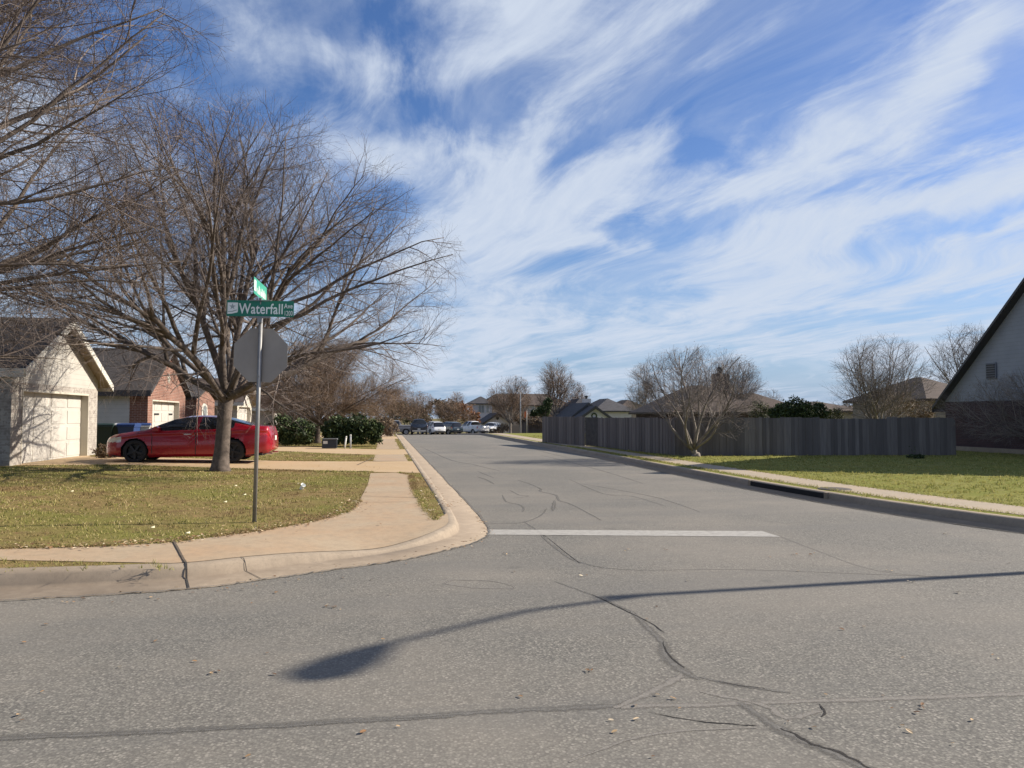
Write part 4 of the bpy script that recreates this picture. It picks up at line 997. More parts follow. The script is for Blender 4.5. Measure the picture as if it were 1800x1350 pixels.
# ------------------------------------------------------------------ trees
class Tree:
    def __init__(s, seedv, env, cfg): s.r = random.Random(seedv); s.env = env; s.c = cfg; s.limb = MB(); s.twig = MB(); s.bud = MB()
    def room(s, p, d):
        c, rad = s.env; q = Vector(((p.x-c[0])/rad[0], (p.y-c[1])/rad[0], (p.z-c[2])/rad[1])); e = Vector((d.x/rad[0], d.y/rad[0], d.z/rad[1]))
        A = e.dot(e); B = 2*q.dot(e); K = q.dot(q)-1; disc = B*B-4*A*K
        if disc <= 0: return 0.0
        return max(0.0, (-B+sqrt(disc))/(2*A))
    def branch(s, p, d, L, r, lvl):
        R = s.r; c = s.c; nseg = c['seg'][lvl]; st = L/nseg; pts = [p]; rad = [r]; dirs = [d]
        for i in range(nseg):
            w = c['wig'][lvl]
            d = (d+Vector((R.gauss(0, w), R.gauss(0, w), R.gauss(0, w)+c['up'][lvl]))).normalized()
            p = p+d*st; pts.append(p); dirs.append(d); rad.append(r*(1-(i+1)/nseg*(1-c['tip'][lvl])))
        mb = s.limb if lvl <= 1+c['sub'] else s.twig
        mb.tube(pts, rad, c['sides'][lvl], lvl <= 1+c['sub'])
        if lvl >= c['max']:
            if c.get('bud') and R.random() < c['bud']:
                for _ in range(2):
                    q = pts[-1]+Vector((R.gauss(0, .04), R.gauss(0, .04), R.gauss(0, .04))); k = c.get('buds', .02)*R.uniform(.6, 1.4)
                    a = Vector((R.gauss(0, 1), R.gauss(0, 1), R.gauss(0, 1))).normalized()*k; b = a.orthogonal()*R.uniform(.4, .9)
                    s.bud.add([q-a, q+b, q+a, q-b], [(0, 1, 2, 3)])
            return
        n = c['n'][lvl+1]; n = max(1, int(n*R.uniform(.8, 1.2)*min(1.3, max(.35, L/c['ref'][lvl])))) if lvl > 0 else n
        t0 = c['t0'][lvl+1]
        for k in range(n):
            t = t0+(1-t0)*(k+R.random())/n; f = t*nseg; i = min(nseg-1, int(f)); q = pts[i].lerp(pts[i+1], f-i); dd = dirs[i+1]
            ang = radians(R.gauss(c['ang'][lvl+1], 8)); u = dd.orthogonal().normalized(); u.rotate(Matrix.Rotation(R.uniform(0, 2*pi), 3, dd))
            nd = (dd*cos(ang)+u*sin(ang)).normalized()
            rm = s.room(q, nd)
            if rm < .12: continue
            ln = min(c['len'][lvl+1]*R.uniform(.65, 1.25)*(1.12-.55*t), rm*R.uniform(.8, 1.08)*(R.uniform(.8, 1.5) if c['spill'] else 1))
            if c['sub'] and lvl == 1: ln = min(c['len'][2], rm*R.uniform(.72, .98))
            if ln < .06: continue
            rr = min(rad[i]*.75, max(c['rmin'], ln*c['rk'][lvl+1]))
            s.branch(q, nd, ln, rr, lvl+1)
CFG = dict(seg=[4, 9, 7, 4, 3], wig=[.03, .075, .10, .13, .16], up=[0, .012, .03, .03, .02], tip=[.8, .2, .25, .35, .5], sides=[10, 7, 4, 3, 3], max=4,
           n=[1, 10, 15, 8, 5], t0=[0, 0, .14, .12, .1], ang=[0, 0, 42, 40, 38], len=[0, 0, 3.0, 1.25, .62], ref=[1, 6, 2.6, 1.2, 1], rk=[0, 0, .0105, .0065, .0065], rmin=.0035, bud=.25, buds=.016, limbk=1.0, sub=0, spill=1)
BIG = dict(seg=[4, 7, 8, 6, 4, 2], wig=[.03, .10, .085, .10, .13, .16], up=[0, .01, .004, .012, .02, .02], tip=[.8, .55, .16, .25, .35, .5], sides=[10, 9, 6, 4, 3, 3], max=5,
           n=[1, 10, 8, 12, 9, 8], t0=[0, 0, .30, .12, .10, .1], ang=[0, 0, 30, 44, 42, 38], len=[0, 0, 6.0, 1.9, .95, .5], ref=[1, 4, 4.0, 1.7, .9, 1], rk=[0, 0, .0125, .0085, .0055, .005], rmin=.0034, bud=.10, buds=.009, limbk=.56, sub=1, spill=0)
def big(**k): c = dict(BIG); c.update(k); return c
def bare_tree(name, label, base, H, rx, fork, cfg, seedv, twigm, barkm, limbs, tr=.2, cz=None, rz=None, lean=(0, 0), shift=(0, 0), cat='tree', group=None, polar=(8, 78), budm='bud', extra_limbs=(), lr=(.36, .55)):
    base = Vector(base); root = empty(name, base, label, cat, group)
    cz = cz if cz is not None else H*.52; rz = rz if rz is not None else H-cz
    T = Tree(seedv, ((base.x+shift[0], base.y+shift[1], base.z+cz), (rx, rz)), cfg); R = T.r
    top = base+Vector((lean[0], lean[1], fork)); trunk = MB()
    pts = [base-Vector((0, 0, .1)), base+Vector((0, 0, .12)), base.lerp(top, .25), base.lerp(top, .6), top, top+Vector((lean[0]*.3, lean[1]*.3, fork*.18))]
    trunk.tube(pts, [tr*1.75, tr*1.25, tr*1.02, tr*.95, tr*1.02, tr*.6], 14)
    trunk.build('trunk', M[barkm], root, True)
    for k in range(limbs):
        po = polar[0]+(polar[1]-polar[0])*((k+.5)/limbs)**.85; az = k*2.39996+R.uniform(-.3, .3); a = radians(po)
        d = Vector((sin(a)*cos(az), sin(a)*sin(az), cos(a))); q = top+Vector((0, 0, R.uniform(-.25, .12)*fork*.6)) + Vector((d.x, d.y, 0))*tr*.4
        L_ = T.room(q, d)*R.uniform(.88, 1.02)*cfg['limbk']; T.branch(q, d, L_, tr*R.uniform(*lr), 1)
    for (az, po, kk) in extra_limbs:
        a = radians(po); az = radians(az); d = Vector((sin(a)*cos(az), sin(a)*sin(az), cos(a))); q = top.copy(); T.branch(q, d, T.room(q, d)*kk, tr*.5, 1)
    T.limb.build('limbs', M[barkm], root, True)
    cr = T.twig.build('crown', M[twigm], root)
    if T.bud.v: T.bud.build('buds', M[budm], cr)['kind'] = 'stuff'
    return root
def cfg(**k): c = dict(CFG); c.update(k); return c
b = gl(387, 828)
bare_tree('bare_tree', 'big spreading bare tree on the left lawn behind the street sign', b, 9.9, 6.8, 2.0, big(n=[1, 10, 8, 12, 9, 6], rmin=.0032), 21, 'twig', 'bark', 12, .19, 5.1, 4.9, shift=(-.1, .3), polar=(4, 79), lean=(.12, 0), lr=(.38, .60))
bare_tree('bare_tree', 'tall bare tree reaching in from the left frame edge', (-9.0, 13.4, .24), 12.6, 6.5, 2.4, big(rmin=.003, n=[1, 10, 9, 13, 10, 8]), 8, 'twig', 'bark', 13, .21, 7.0, 5.9, polar=(6, 82), lr=(.38, .60))
b = gl(558, 779)
bare_tree('bare_tree', 'low wide bushy bare tree leaning over the hedges', b, 5.7, 4.6, 1.1, cfg(n=[1, 10, 26, 13, 8], len=[0, 0, 1.8, .9, .5], ref=[1, 4, 1.6, .8, 1], rmin=.0065, up=[0, -.005, .02, .02, .02]), 9, 'twig_brown', 'bark', 20, .15, 3.3, 2.5, shift=(.9, .3), polar=(10, 80))
b = gl(1213, 801); b.y -= .55; b.z = hlawn(b.x, b.y)
bare_tree('crape_myrtle', 'multi stemmed pale bare tree against the fence corner', b, 3.95, 2.9, .25, cfg(wig=[.03, .13, .12, .14, .16], t0=[0, 0, .34, .12, .1], n=[1, 10, 13, 10, 7], len=[0, 0, 1.7, .85, .42], ref=[1, 3.5, 1.4, .8, 1], rmin=.0055, up=[0, .02, .05, .05, .04], bud=.2, buds=.016), 14, 'twig_grey', 'bark_pale', 12, .12, 2.25, 1.9, lr=(.34, .55), polar=(8, 66), shift=(-.0, 0), lean=(-.1, 0))
b = gl(1815, 799)
bare_tree('crape_myrtle', 'pale leaning bare tree in front of the dark brick wall', (b.x, b.y-1.5, .15), 3.0, 3.6, .5, cfg(n=[1, 8, 16, 10, 7], len=[0, 0, 1.6, .8, .45], ref=[1, 3, 1.3, .7, 1], rmin=.006, up=[0, .02, .04, .04, .03]), 17, 'twig_grey', 'bark_pale', 12, .07, 1.75, 1.45, shift=(-.9, 0), lean=(-.45, 0), polar=(25, 82))
def farbare(label, px, py_top, Y, wpx, fork, seedv, zg, n=12, tw='twig_grey', q=(1, 8, 11, 7, 4), rm=None, polar=(5, 55), up=.05):
    q = (1, q[1]+1, q[2]+2, q[3]+2, q[4]+2)
    x = X_at(px, Y); H = Z_at(py_top, px, Y)-zg; rx = wpx/2/F*Y*1.02
    return bare_tree('bare_tree', label, (x, Y, zg), H, rx, fork, cfg(n=list(q), len=[0, 0, H*.36, H*.17, H*.09], ref=[1, H*.6, H*.3, H*.16, 1], rmin=rm or Y*.00017, up=[0, up, up, up, up], sides=[7, 5, 3, 3, 3], bud=.10, buds=Y*.0005), seedv, tw, 'bark_pale', n, H*.02, H*.58, H*.44, polar=polar)
farbare('wide bare tree behind the right part of the fence', 1545, 592, 36, 205, .8, 31, .15, 15, 'twig_grey', polar=(5, 62))
farbare('bare tree rising beside the grey gable', 1700, 572, 55, 165, 2.0, 32, .15, 11, 'twig')
farbare('bare tree behind the brown roof chimney', 1288, 632, 70, 130, 1.6, 33, .0, 12, 'twig')
farbare('small distant bare tree right of the chimney roof', 1358, 685, 90, 50, 1.5, 36, -.2, 6, 'twig')
farbare('bare tree beside the street lamp', 897, 660, 104, 90, 1.6, 34, -.8, 12, 'twig_brown', polar=(5, 60))
farbare('tall narrow bare tree with upright branches above the long roof', 976, 632, 100, 75, 2.5, 35, -.7, 10, 'twig_brown', polar=(4, 40))
farbare('thin bare tree left of the wreath house', 1012, 672, 108, 60, 2, 37, -.9, 8, 'twig_brown')
farbare('bare crown behind the small fence tree', 1130, 640, 75, 66, 1.5, 38, -.1, 10, 'twig_grey')
farbare('brown bare tree over the far left parked cars', 735, 688, 98, 70, 1.4, 39, -.5, 12, 'twig_brown', polar=(5, 75), up=.02)
farbare('brown bare tree left of the far cars beyond the hedges', 690, 678, 72, 105, 1.2, 40, .1, 14, 'twig_brown', polar=(5, 80), up=.02)
farbare('bare tree in front of the far pale wing', 800, 690, 116, 80, 1.4, 41, -1.3, 13, 'twig_brown', polar=(5, 75), up=.02)

def leafy(name, label, blobs, n, size, mat, trunk=None, cat='shrub', seedv=1, group=None, zmin=None):
    """leaf-sized faces spread through several overlapping clumps: blobs = (x, y, z, rx, ry, rz)"""
    r = random.Random(seedv); b0 = blobs[0]; zb = zmin if zmin is not None else min(b[2]-b[5] for b in blobs)
    root = empty(name, (b0[0], b0[1], zb), label, cat, group); mb = MB(); vol = [b[3]*b[4]*b[5] for b in blobs]
    clumps = []
    for b in blobs:
        for _ in range(26):
            v = Vector((r.gauss(0, 1), r.gauss(0, 1), r.gauss(0, 1))).normalized()*r.uniform(.55, 1.0)
            clumps.append((b[0]+v.x*b[3], b[1]+v.y*b[4], b[2]+v.z*b[5], .30*min(b[3:6])*r.uniform(.6, 1.3)))
    for i in range(n):
        if r.random() < .72:
            c = r.choice(clumps); v = Vector((r.gauss(0, .6), r.gauss(0, .6), r.gauss(0, .6)))*c[3]; p = Vector(c[:3])+v
        else:
            b = r.choices(blobs, vol)[0]; v = Vector((r.gauss(0, 1), r.gauss(0, 1), r.gauss(0, 1))).normalized()*r.random()**.4; p = Vector((b[0]+v.x*b[3], b[1]+v.y*b[4], b[2]+v.z*b[5]))
        if p.z < zb+.02: p.z = zb+r.uniform(.02, .45)
        k = size*r.uniform(.6, 1.4); a = Vector((r.gauss(0, 1), r.gauss(0, 1), r.gauss(0, 1))).normalized(); b_ = a.orthogonal().normalized(); b_.rotate(Matrix.Rotation(r.uniform(0, 6.28), 3, a))
        mb.add([p-a*k, p+b_*k*.45, p+a*k, p-b_*k*.45], [(0, 1, 2, 3)])
    mb.build('foliage', M[mat], root)
    t = MB()
    if trunk:
        base = Vector((b0[0], b0[1], zb)); t.tube([base, base+Vector((0, 0, trunk[0]))], [trunk[1], trunk[1]*.7], 7)
        for b in blobs: t.tube([base+Vector((0, 0, trunk[0]*.7)), Vector(b[:3])], [trunk[1]*.6, trunk[1]*.2], 5)
    else:
        for b in blobs:
            for k in range(3): t.tube([(b[0]+r.uniform(-.2, .2), b[1], zb), (b[0]+r.uniform(-.5, .5)*b[3], b[1]+r.uniform(-.5, .5)*b[4], b[2]+b[5]*.5)], [.03, .01], 5)
    t.build('stem', M['bark'], root)
    return root
def blob(px, py, Y, rx_px, rz_px, ry=None):
    x = X_at(px, Y); z = Z_at(py, px, Y); k = Y/F*1.03; return (x, Y, z, rx_px*k, ry or rx_px*k*.8, rz_px*k)
leafy('hedge_bush', 'dark green clipped bush left of the leaning tree', [blob(500, 757, 38.5, 27, 25), blob(530, 759, 38.5, 25, 23), blob(480, 760, 38.5, 16, 16)], 9000, .075, 'leaf_dark', seedv=2, zmin=.27)
leafy('hedge_bush', 'dark green bush right of the leaning tree by the walk', [blob(598, 757, 39, 27, 26), blob(632, 755, 39, 28, 27), blob(658, 760, 39, 15, 20), blob(578, 758, 39, 12, 16)], 11000, .08, 'leaf_dark', seedv=3, zmin=.25)
leafy('hedge_bush', 'brown dry bush at the far end of the right hedge', [blob(684, 752, 58, 15, 17), blob(676, 745, 60, 12, 12)], 3500, .06, 'leaf_brown', seedv=4, zmin=.2)
leafy('evergreen_tree', 'green tree between the hedges and the far cars', [blob(716, 726, 119, 28, 19), blob(700, 720, 121, 20, 16), blob(744, 730, 120, 18, 14)], 7000, .16, 'leaf_mid', (1.5, .12), 'tree', 5, zmin=-1.6)
leafy('rust_leaved_tree', 'tree with rusty orange leaves left of the far garage', [blob(820, 726, 119, 16, 17), blob(835, 735, 118, 10, 10), blob(808, 715, 120, 12, 10)], 2600, .14, 'leaf_rust', (1.5, .13), 'tree', 6, zmin=-1.5)
leafy('brown_leaved_tree', 'dense dull brown tree behind the far dark pickup', [blob(790, 722, 124, 26, 22), blob(768, 716, 126, 16, 14)], 4500, .15, 'leaf_brown', (1.5, .15), 'tree', 7, zmin=-1.9)
leafy('evergreen_tree', 'dark conifer right of the street lamp', [blob(955, 722, 96, 14, 11), blob(940, 726, 97, 9, 6), blob(963, 708, 95, 9, 8)], 2600, .13, 'leaf_dark', (1.8, .12), 'tree', 8, zmin=-.6)
leafy('green_shrub', 'dark green rounded shrub rising behind the fence', [blob(1402, 722, 36, 30, 24), blob(1372, 728, 36, 22, 18), blob(1435, 726, 37, 22, 18)], 10000, .065, 'leaf_dark', None, 'shrub', 9, zmin=.15)
leafy('green_shrub', 'sparse olive shrub right of the chimney roof', [blob(1335, 722, 38, 22, 18), blob(1465, 730, 38, 18, 14)], 2600, .05, 'leaf_mid', None, 'shrub', 10, zmin=.15)
leafy('green_shrub', 'brownish shrub under the wide bare tree behind the fence', [blob(1580, 712, 40, 34, 26), blob(1615, 722, 41, 34, 20)], 5200, .05, 'leaf_brown', None, 'shrub', 11, zmin=.15)
leafy('green_shrub', 'olive bush in front of the far garage', [blob(884, 753, 100, 13, 8), blob(871, 758, 98, 10, 5)], 1800, .10, 'leaf_brown', None, 'shrub', 12, zmin=-.6)
leafy('green_shrub', 'brown bushes at the foot of the long roofed house', [blob(950, 738, 112, 26, 16), blob(985, 730, 112, 26, 16), blob(915, 736, 113, 14, 10)], 4200, .12, 'leaf_brown', None, 'shrub', 13, zmin=-.9)
for k, (px, Y, w, h, mt, lb_) in enumerate([(1150, 100, 40, 14, 'leaf_brown', 'low brown trees far behind the small fence tree'), (1500, 80, 50, 14, 'leaf_brown', 'dull treetops between the far right roofs'), (640, 110, 50, 22, 'leaf_mid', 'green treetops far behind the leaning tree'), (560, 115, 60, 26, 'leaf_brown', 'brown treetops far behind the street sign'), (470, 95, 50, 24, 'leaf_brown', 'brown treetops beyond the left houses')]):
    leafy('distant_tree', lb_, [blob(px, 722, Y, w*.6, h), blob(px+w*.5, 725, Y+2, w*.4, h*.8), blob(px-w*.5, 724, Y+3, w*.4, h*.8)], 2600, .14, mt, (2, .15), 'tree', 50+k, zmin=-.5)
# small sapling and tuft by the fence, dry plant beside the garage
p = gl(1611, 806)
leafy('sapling', 'low dark tuft with thin stems in front of the fence', [(p.x, p.y, .22, .35, .25, .08)], 500, .04, 'leaf_dark', None, 'plant', 20, zmin=.15)
p = gl(165, 806)
leafy('dry_plant', 'dry tan weeds at the right pier of the cream garage', [(p.x+.25, p.y+.3, .45, .35, .3, .25)], 600, .05, 'leaf_brown', None, 'plant', 21, zmin=.27)

# ------------------------------------------------------------------ vehicles
def interp(tab, x):
    for (a, va), (b, vb) in zip(tab, tab[1:]):
        if x <= b:
            t = (x-a)/(b-a) if b > a else 0; return va+(vb-va)*t
    return tab[-1][1]
def sinterp(tab, x):
    # smoothed
    e = .06; return (interp(tab, x-e)+2*interp(tab, x)+interp(tab, x+e))/4
CARS = {
 'sedan': dict(L=4.88, W=.915, wb=(.93, 3.76), wr=.352, top=[(0, .66), (.05, .74), (.3, .86), (.8, .95), (1.22, 1.00), (1.6, 1.18), (2.0, 1.35), (2.35, 1.425), (2.75, 1.445), (3.15, 1.43), (3.6, 1.36), (4.0, 1.24), (4.3, 1.145), (4.5, 1.12), (4.80, 1.115), (4.85, 1.04), (4.88, .66)],
    belt=[(0, .60), (.1, .70), (.4, .81), (1.2, .93), (3.0, .98), (4.2, 1.04), (4.75, 1.03), (4.84, .95), (4.88, .60)], bot=[(0, .30), (.1, .20), (.6, .17), (4.3, .18), (4.75, .28), (4.88, .38)],
    plan=[(0, .50), (.05, .64), (.2, .78), (.45, .88), (1.0, .915), (4.0, .915), (4.5, .87), (4.75, .80), (4.84, .72), (4.88, .62)], ws=(1.30, 2.12), rw=(3.50, 4.30), side=[(1.50, 2.66), (2.74, 3.78)], sidegap=[], hl=(0.0, .55, .63, .78), tl=(4.50, 4.9, .82, .98)),
 'suv': dict(L=4.7, W=.93, wb=(.92, 3.75), wr=.37, top=[(0, .80), (.08, .95), (.5, 1.06), (1.15, 1.12), (1.45, 1.30), (1.9, 1.62), (2.3, 1.72), (3.9, 1.70), (4.35, 1.60), (4.6, 1.15), (4.7, .7)],
    belt=[(0, .70), (.1, .88), (1.2, 1.06), (4.3, 1.10), (4.6, 1.0), (4.7, .62)], bot=[(0, .38), (.6, .26), (4.2, .26), (4.7, .42)],
    plan=[(0, .62), (.08, .78), (.35, .90), (1, .93), (4.2, .93), (4.6, .86), (4.7, .78)], ws=(1.22, 1.92), rw=(4.34, 4.6), side=[(1.62, 2.55), (2.63, 3.4), (3.48, 4.15)], sidegap=[], hl=(0, .35, .80, .95), tl=(4.35, 4.7, .9, 1.12)),
 'pickup': dict(L=5.7, W=.99, wb=(1.0, 4.55), wr=.40, top=[(0, .95), (.06, 1.12), (.4, 1.20), (1.5, 1.26), (1.75, 1.42), (2.15, 1.82), (2.5, 1.92), (3.7, 1.90), (3.86, 1.75), (3.98, 1.30), (5.6, 1.30), (5.7, 1.28)],
    belt=[(0, .9), (.1, 1.08), (1.5, 1.20), (3.9, 1.24), (5.6, 1.26), (5.7, 1.24)], bot=[(0, .45), (.5, .36), (5.2, .40), (5.7, .5)],
    plan=[(0, .80), (.08, .92), (.4, .98), (1, .99), (5.5, .99), (5.7, .97)], ws=(1.55, 2.2), rw=(3.84, 4.0), side=[(1.95, 2.85), (2.93, 3.65)], sidegap=[], hl=(0, .2, .85, 1.08), tl=(5.5, 5.7, .85, 1.2)),
}
def car(kind, name, label, loc, rz, paint, rimm='rim', group=None, nx=70, cat='car', hero=False):
    K = CARS[kind]; root = empty(name, loc, label, cat, group, rz); mtx = Matrix.Translation(loc) @ Matrix.Rotation(rz, 4, 'Z') @ Matrix.Translation((-K['L']/2, 0, 0))
    NL, NG, NC = (20, 14, 10) if hero else (12, 8, 6)
    L_ = K['L']; xs = [L_*i/nx for i in range(nx+1)]; rows = []
    for x in xs:
        zt, zb, zl, w = sinterp(K['top'], x), sinterp(K['belt'], x), sinterp(K['bot'], x), sinterp(K['plan'], x)
        zt = max(zt, zb+.02); hh = zt-zb; sec = [(0, zl)]
        for j in range(NL+1):
            t = j/NL; z = zl+(zb-zl)*t; y = w*(.90+.10*sin(pi*min(1, .15+t*.80))**.7) if t < 1 else w*.965
            if t > .86: y = w*(.965+.02*(1-(t-.86)/.14))
            if t < .08: y = w*.86
            sec.append((y, z))
        yb = w*.955; yr = max(yb*.25, yb-.50*hh-.04); zr = zb+.90*hh
        for j in range(1, NG+1):
            t = j/NG; y = yb+(yr-yb)*t+.03*sin(pi*t)*min(1, hh*3); z = zb+(zr-zb)*t; sec.append((y, z))
        for j in range(1, NC+1):
            t = j/NC; y = yr*(1-t); z = zr+(zt-zr)*(1-(1-t)**2.2); sec.append((y, z))
        rows.append(sec)
    m = len(rows[0]); parts = {}
    def addf(key, quad): parts.setdefault(key, []).append(quad)
    for side in (1, -1):
        for i in range(nx):
            for j in range(m-1):
                q = [(xs[i], rows[i][j]), (xs[i+1], rows[i+1][j]), (xs[i+1], rows[i+1][j+1]), (xs[i], rows[i][j+1])]
                xc = (xs[i]+xs[i+1])/2; zc = sum(p[1][1] for p in q)/4; key = 'body'
                zt, zb = sinterp(K['top'], xc), sinterp(K['belt'], xc)
                low = j <= NL; gl_ = NL+1 <= j < NL+1+NG; crown = j >= NL+1+NG
                if low:
                    skip = False
                    for wx in K['wb']:
                        if (xc-wx)**2+(zc-K['wr'])**2 < (K['wr']*1.14)**2 and zc < K['wr']*2.2: skip = True
                    if skip: continue
                    a, b, z0, z1 = K['hl']
                    if a <= xc < b and z0 < zc < z1: key = 'headlight%d' % side
                    a, b, z0, z1 = K['tl']
                    if a <= xc and z0 < zc < z1: key = 'taillight%d' % side
                if gl_ and zt-zb > .16 and zb+.03 < zc < zt-.055:
                    for n_, (a, b) in enumerate(K['side']):
                        sh = .10*(zc-zb)*1.2
                        if a+sh*1.5 < xc < b+sh: key = 'side_window%d_%d' % (n_, side)
                if crown or (gl_ and zt-zb < .5 and j > NL+NG-3):
                    if K['ws'][0] < xc < K['ws'][1]: key = 'windshield'
                    if K['rw'][0] < xc < K['rw'][1]: key = 'rear_window'
                if hero and key == 'body' and j < NL:
                    for sx in (1.44, 2.70, 3.74):
                        if abs(xc-(sx-.10*abs(zc-.55))) < .0130 and zc > .27: key = 'door_seam%d_%d' % (side, int(sx))
                vs = [(x, y*side, z) for x, (y, z) in q]
                addf(key, vs if side == -1 else vs[::-1])
    for i in (0, nx):
        sec = rows[i]; cap = [(xs[i], y, z) for y, z in sec]+[(xs[i], -y, z) for y, z in sec[::-1]]
        parts.setdefault('caps', []).append(cap if i == nx else cap[::-1])
    def emit(key, nm, mat):
        if key not in parts: return None
        vmap = {}; vs = []; fs = []
        for q in parts[key] + (parts['caps'] if key == 'body' else []):
            f = []
            for p in q:
                k = (round(p[0], 4), round(p[1], 4), round(p[2], 4))
                if k not in vmap: vmap[k] = len(vs); vs.append(mtx @ Vector(p))
                if vmap[k] not in f: f.append(vmap[k])
            if len(f) > 2: fs.append(tuple(f))
        return mesh_obj(nm, vs, fs, mat, root, True)
    emit('body', 'body', M[paint])
    for key in parts:
        if key.startswith('side_window'): emit(key, 'side_window', M['car_glass'])
        elif key.startswith('headlight'): emit(key, 'headlight', M['lens'])
        elif key.startswith('taillight'): emit(key, 'taillight', M['tail'])
    for sd in (1, -1):
        for k_ in (1, 2, 3): emit('door_seam%d_%d' % (sd, k_), 'door_seam', M['black'])
        if hero:
            for hx in (2.46, 3.50):
                t = MB(); y0, y1 = sorted((sd*K['W']*.975, sd*(K['W']+.028))); t.box(hx-.11, hx+.10, y0, y1, .855, .882, mtx); t.build('door_handle', M['chrome'], root)
    emit('windshield', 'windshield', M['car_glass']); emit('rear_window', 'rear_window', M['car_glass'])
    w = K['W']; r = K['wr']
    MB().box(.25, L_-.25, -w*.86, w*.86, sinterp(K['bot'], L_/2)+.03, sinterp(K['bot'], L_/2)+.10, mtx).build('underbody', M['black'], root)
    for wx in K['wb']:
        for sd in (1, -1):
            lin = MB()
            n_ = 14; ra = r*1.15
            vs = []
            for k in range(n_+1):
                a = pi*k/n_*1.16-.25
                for yy in (w*.93, w*.55): vs.append(mtx @ Vector((wx+ra*cos(a), yy*sd, r+ra*sin(a))))
            b0 = len(vs); vs += [mtx @ Vector((wx, w*.55*sd, r))]
            lin.add(vs, [(2*k, 2*k+1, 2*k+3, 2*k+2) for k in range(n_)]+[(b0, 2*k+1, 2*k+3) for k in range(n_)]); lin.build('wheel_arch', M['black'], root)

    for wx in K['wb']:
        for sd in (1, -1):
            yo = w*.97; t = MB()
            t.lathe([(r*.66, yo-.02), (r*.70, yo), (r*.92, yo-.005), (r*.99, yo-.035), (r, yo-.10), (r*.99, yo-.19), (r*.9, yo-.22), (r*.6, yo-.22)], (wx, 0, r), 'y', 28, mtx @ Matrix.Diagonal((1, sd, 1, 1)))
            wh = t.build('wheel', M['rubber'], root, True)
            t = MB(); t.lathe([(r*.70, yo-.012), (r*.655, yo-.006), (r*.62, yo-.04), (r*.60, yo-.10), (0, yo-.11)], (wx, 0, r), 'y', 28, mtx @ Matrix.Diagonal((1, sd, 1, 1)))
            for k in range(5):
                a = 2*pi*k/5+.3; Rm = mtx @ Matrix.Diagonal((1, sd, 1, 1)) @ Matrix.Translation((wx, 0, r)) @ Matrix.Rotation(a, 4, 'Y')
                t.box(.0, r*.64, yo-.05, yo-.02, -r*.085, r*.085, Rm)
            t.lathe([(r*.16, yo-.05), (r*.15, yo-.015), (0, yo-.01)], (wx, 0, r), 'y', 12, mtx @ Matrix.Diagonal((1, sd, 1, 1)))
            t.build('rim', M[rimm], wh)
    xm = K['ws'][0]+.28; zm = sinterp(K['belt'], xm)+.09
    for sd in (1, -1):
        t = MB(); y0, y1 = sorted((sd*w*.93, sd*(w+.16))); t.prism([(xm-.10, zm-.07), (xm+.07, zm-.07), (xm+.09, zm+.04), (xm+.0, zm+.08), (xm-.07, zm+.05)], 'y', y0, y1, mtx); t.build('mirror', M[paint], root)
    bp = MB(); zl0 = K['bot'][0][1]; h0 = sinterp(K['belt'], 0)
    bp.box(-.02, .02, -w*.5, w*.5, zl0+.05, h0-.05, mtx); bp.build('grille', M['black'], root)
    pl = MB(); pl.box(L_-.005, L_+.02, -.16, .16, .66, .80, mtx); pl.build('licence_plate', M['pale_plastic'], root)
    if kind != 'sedan':
        bb = MB(); zz = K['bot'][-1][1]; bb.box(L_-.12, L_+.05, -w*.78, w*.78, zz-.05, zz+.10, mtx); bb.build('rear_bumper', M['black' if kind != 'pickup' else 'chrome'], root)
    if kind == 'sedan':
        bb = MB()
        for sd in (1, -1): bb.tube([mtx @ Vector((4.72, sd*.55, .25)), mtx @ Vector((4.9, sd*.55, .25))], .035, 10)
        bb.build('exhaust', M['chrome'], root)
    if kind == 'pickup':
        bed = MB(); bed.box(4.05, 5.62, -w*.80, w*.80, 1.305, 1.325, mtx); bed.build('bed_liner', M['black'], root)
    return root
c1 = gl(333, 807); yc = 24.35
car('sedan', 'parked_car', 'red sedan with dark wheels parked on the first driveway', (-5.86, 25.55, hlawn(-6.0, 25.5)+OV), radians(-1.5), 'red_paint', 'rim_dark', None, 190, 'car', True)
def farcar(kind, nm, label, px, Y, rz, paint, rimm='rim', cat='car', dz=0.0, group='cars parked at the far end of the street'):
    x = X_at(px, Y); car(kind, nm, label, (x, Y, hroad(Y)+dz), radians(rz), paint, rimm, group, 60, cat)
# nose points to local -X; rz = 90 puts the nose towards -Y (facing the camera), -90 shows the tail
farcar('pickup', 'pickup_truck', 'grey pickup truck parked side on at the far left', 690, 103, 5, 'grey_paint', cat='truck')
farcar('pickup', 'pickup_truck', 'tall navy pickup truck seen from behind at the far curb', 737, 92, -93, 'navy_paint', cat='truck')
farcar('suv', 'parked_car', 'white sport utility car next to the navy pickup', 760, 99, -70, 'white_paint')
farcar('suv', 'parked_car', 'dark teal sport utility car beside the far white one', 788, 101, -62, 'teal_paint')
farcar('pickup', 'pickup_truck', 'white pickup truck under the rusty leaved tree', 829, 108, -62, 'white_paint', cat='truck')
farcar('suv', 'parked_car', 'silver car in front of the far grey garage', 864, 113, 60, 'silver_paint', dz=.12)

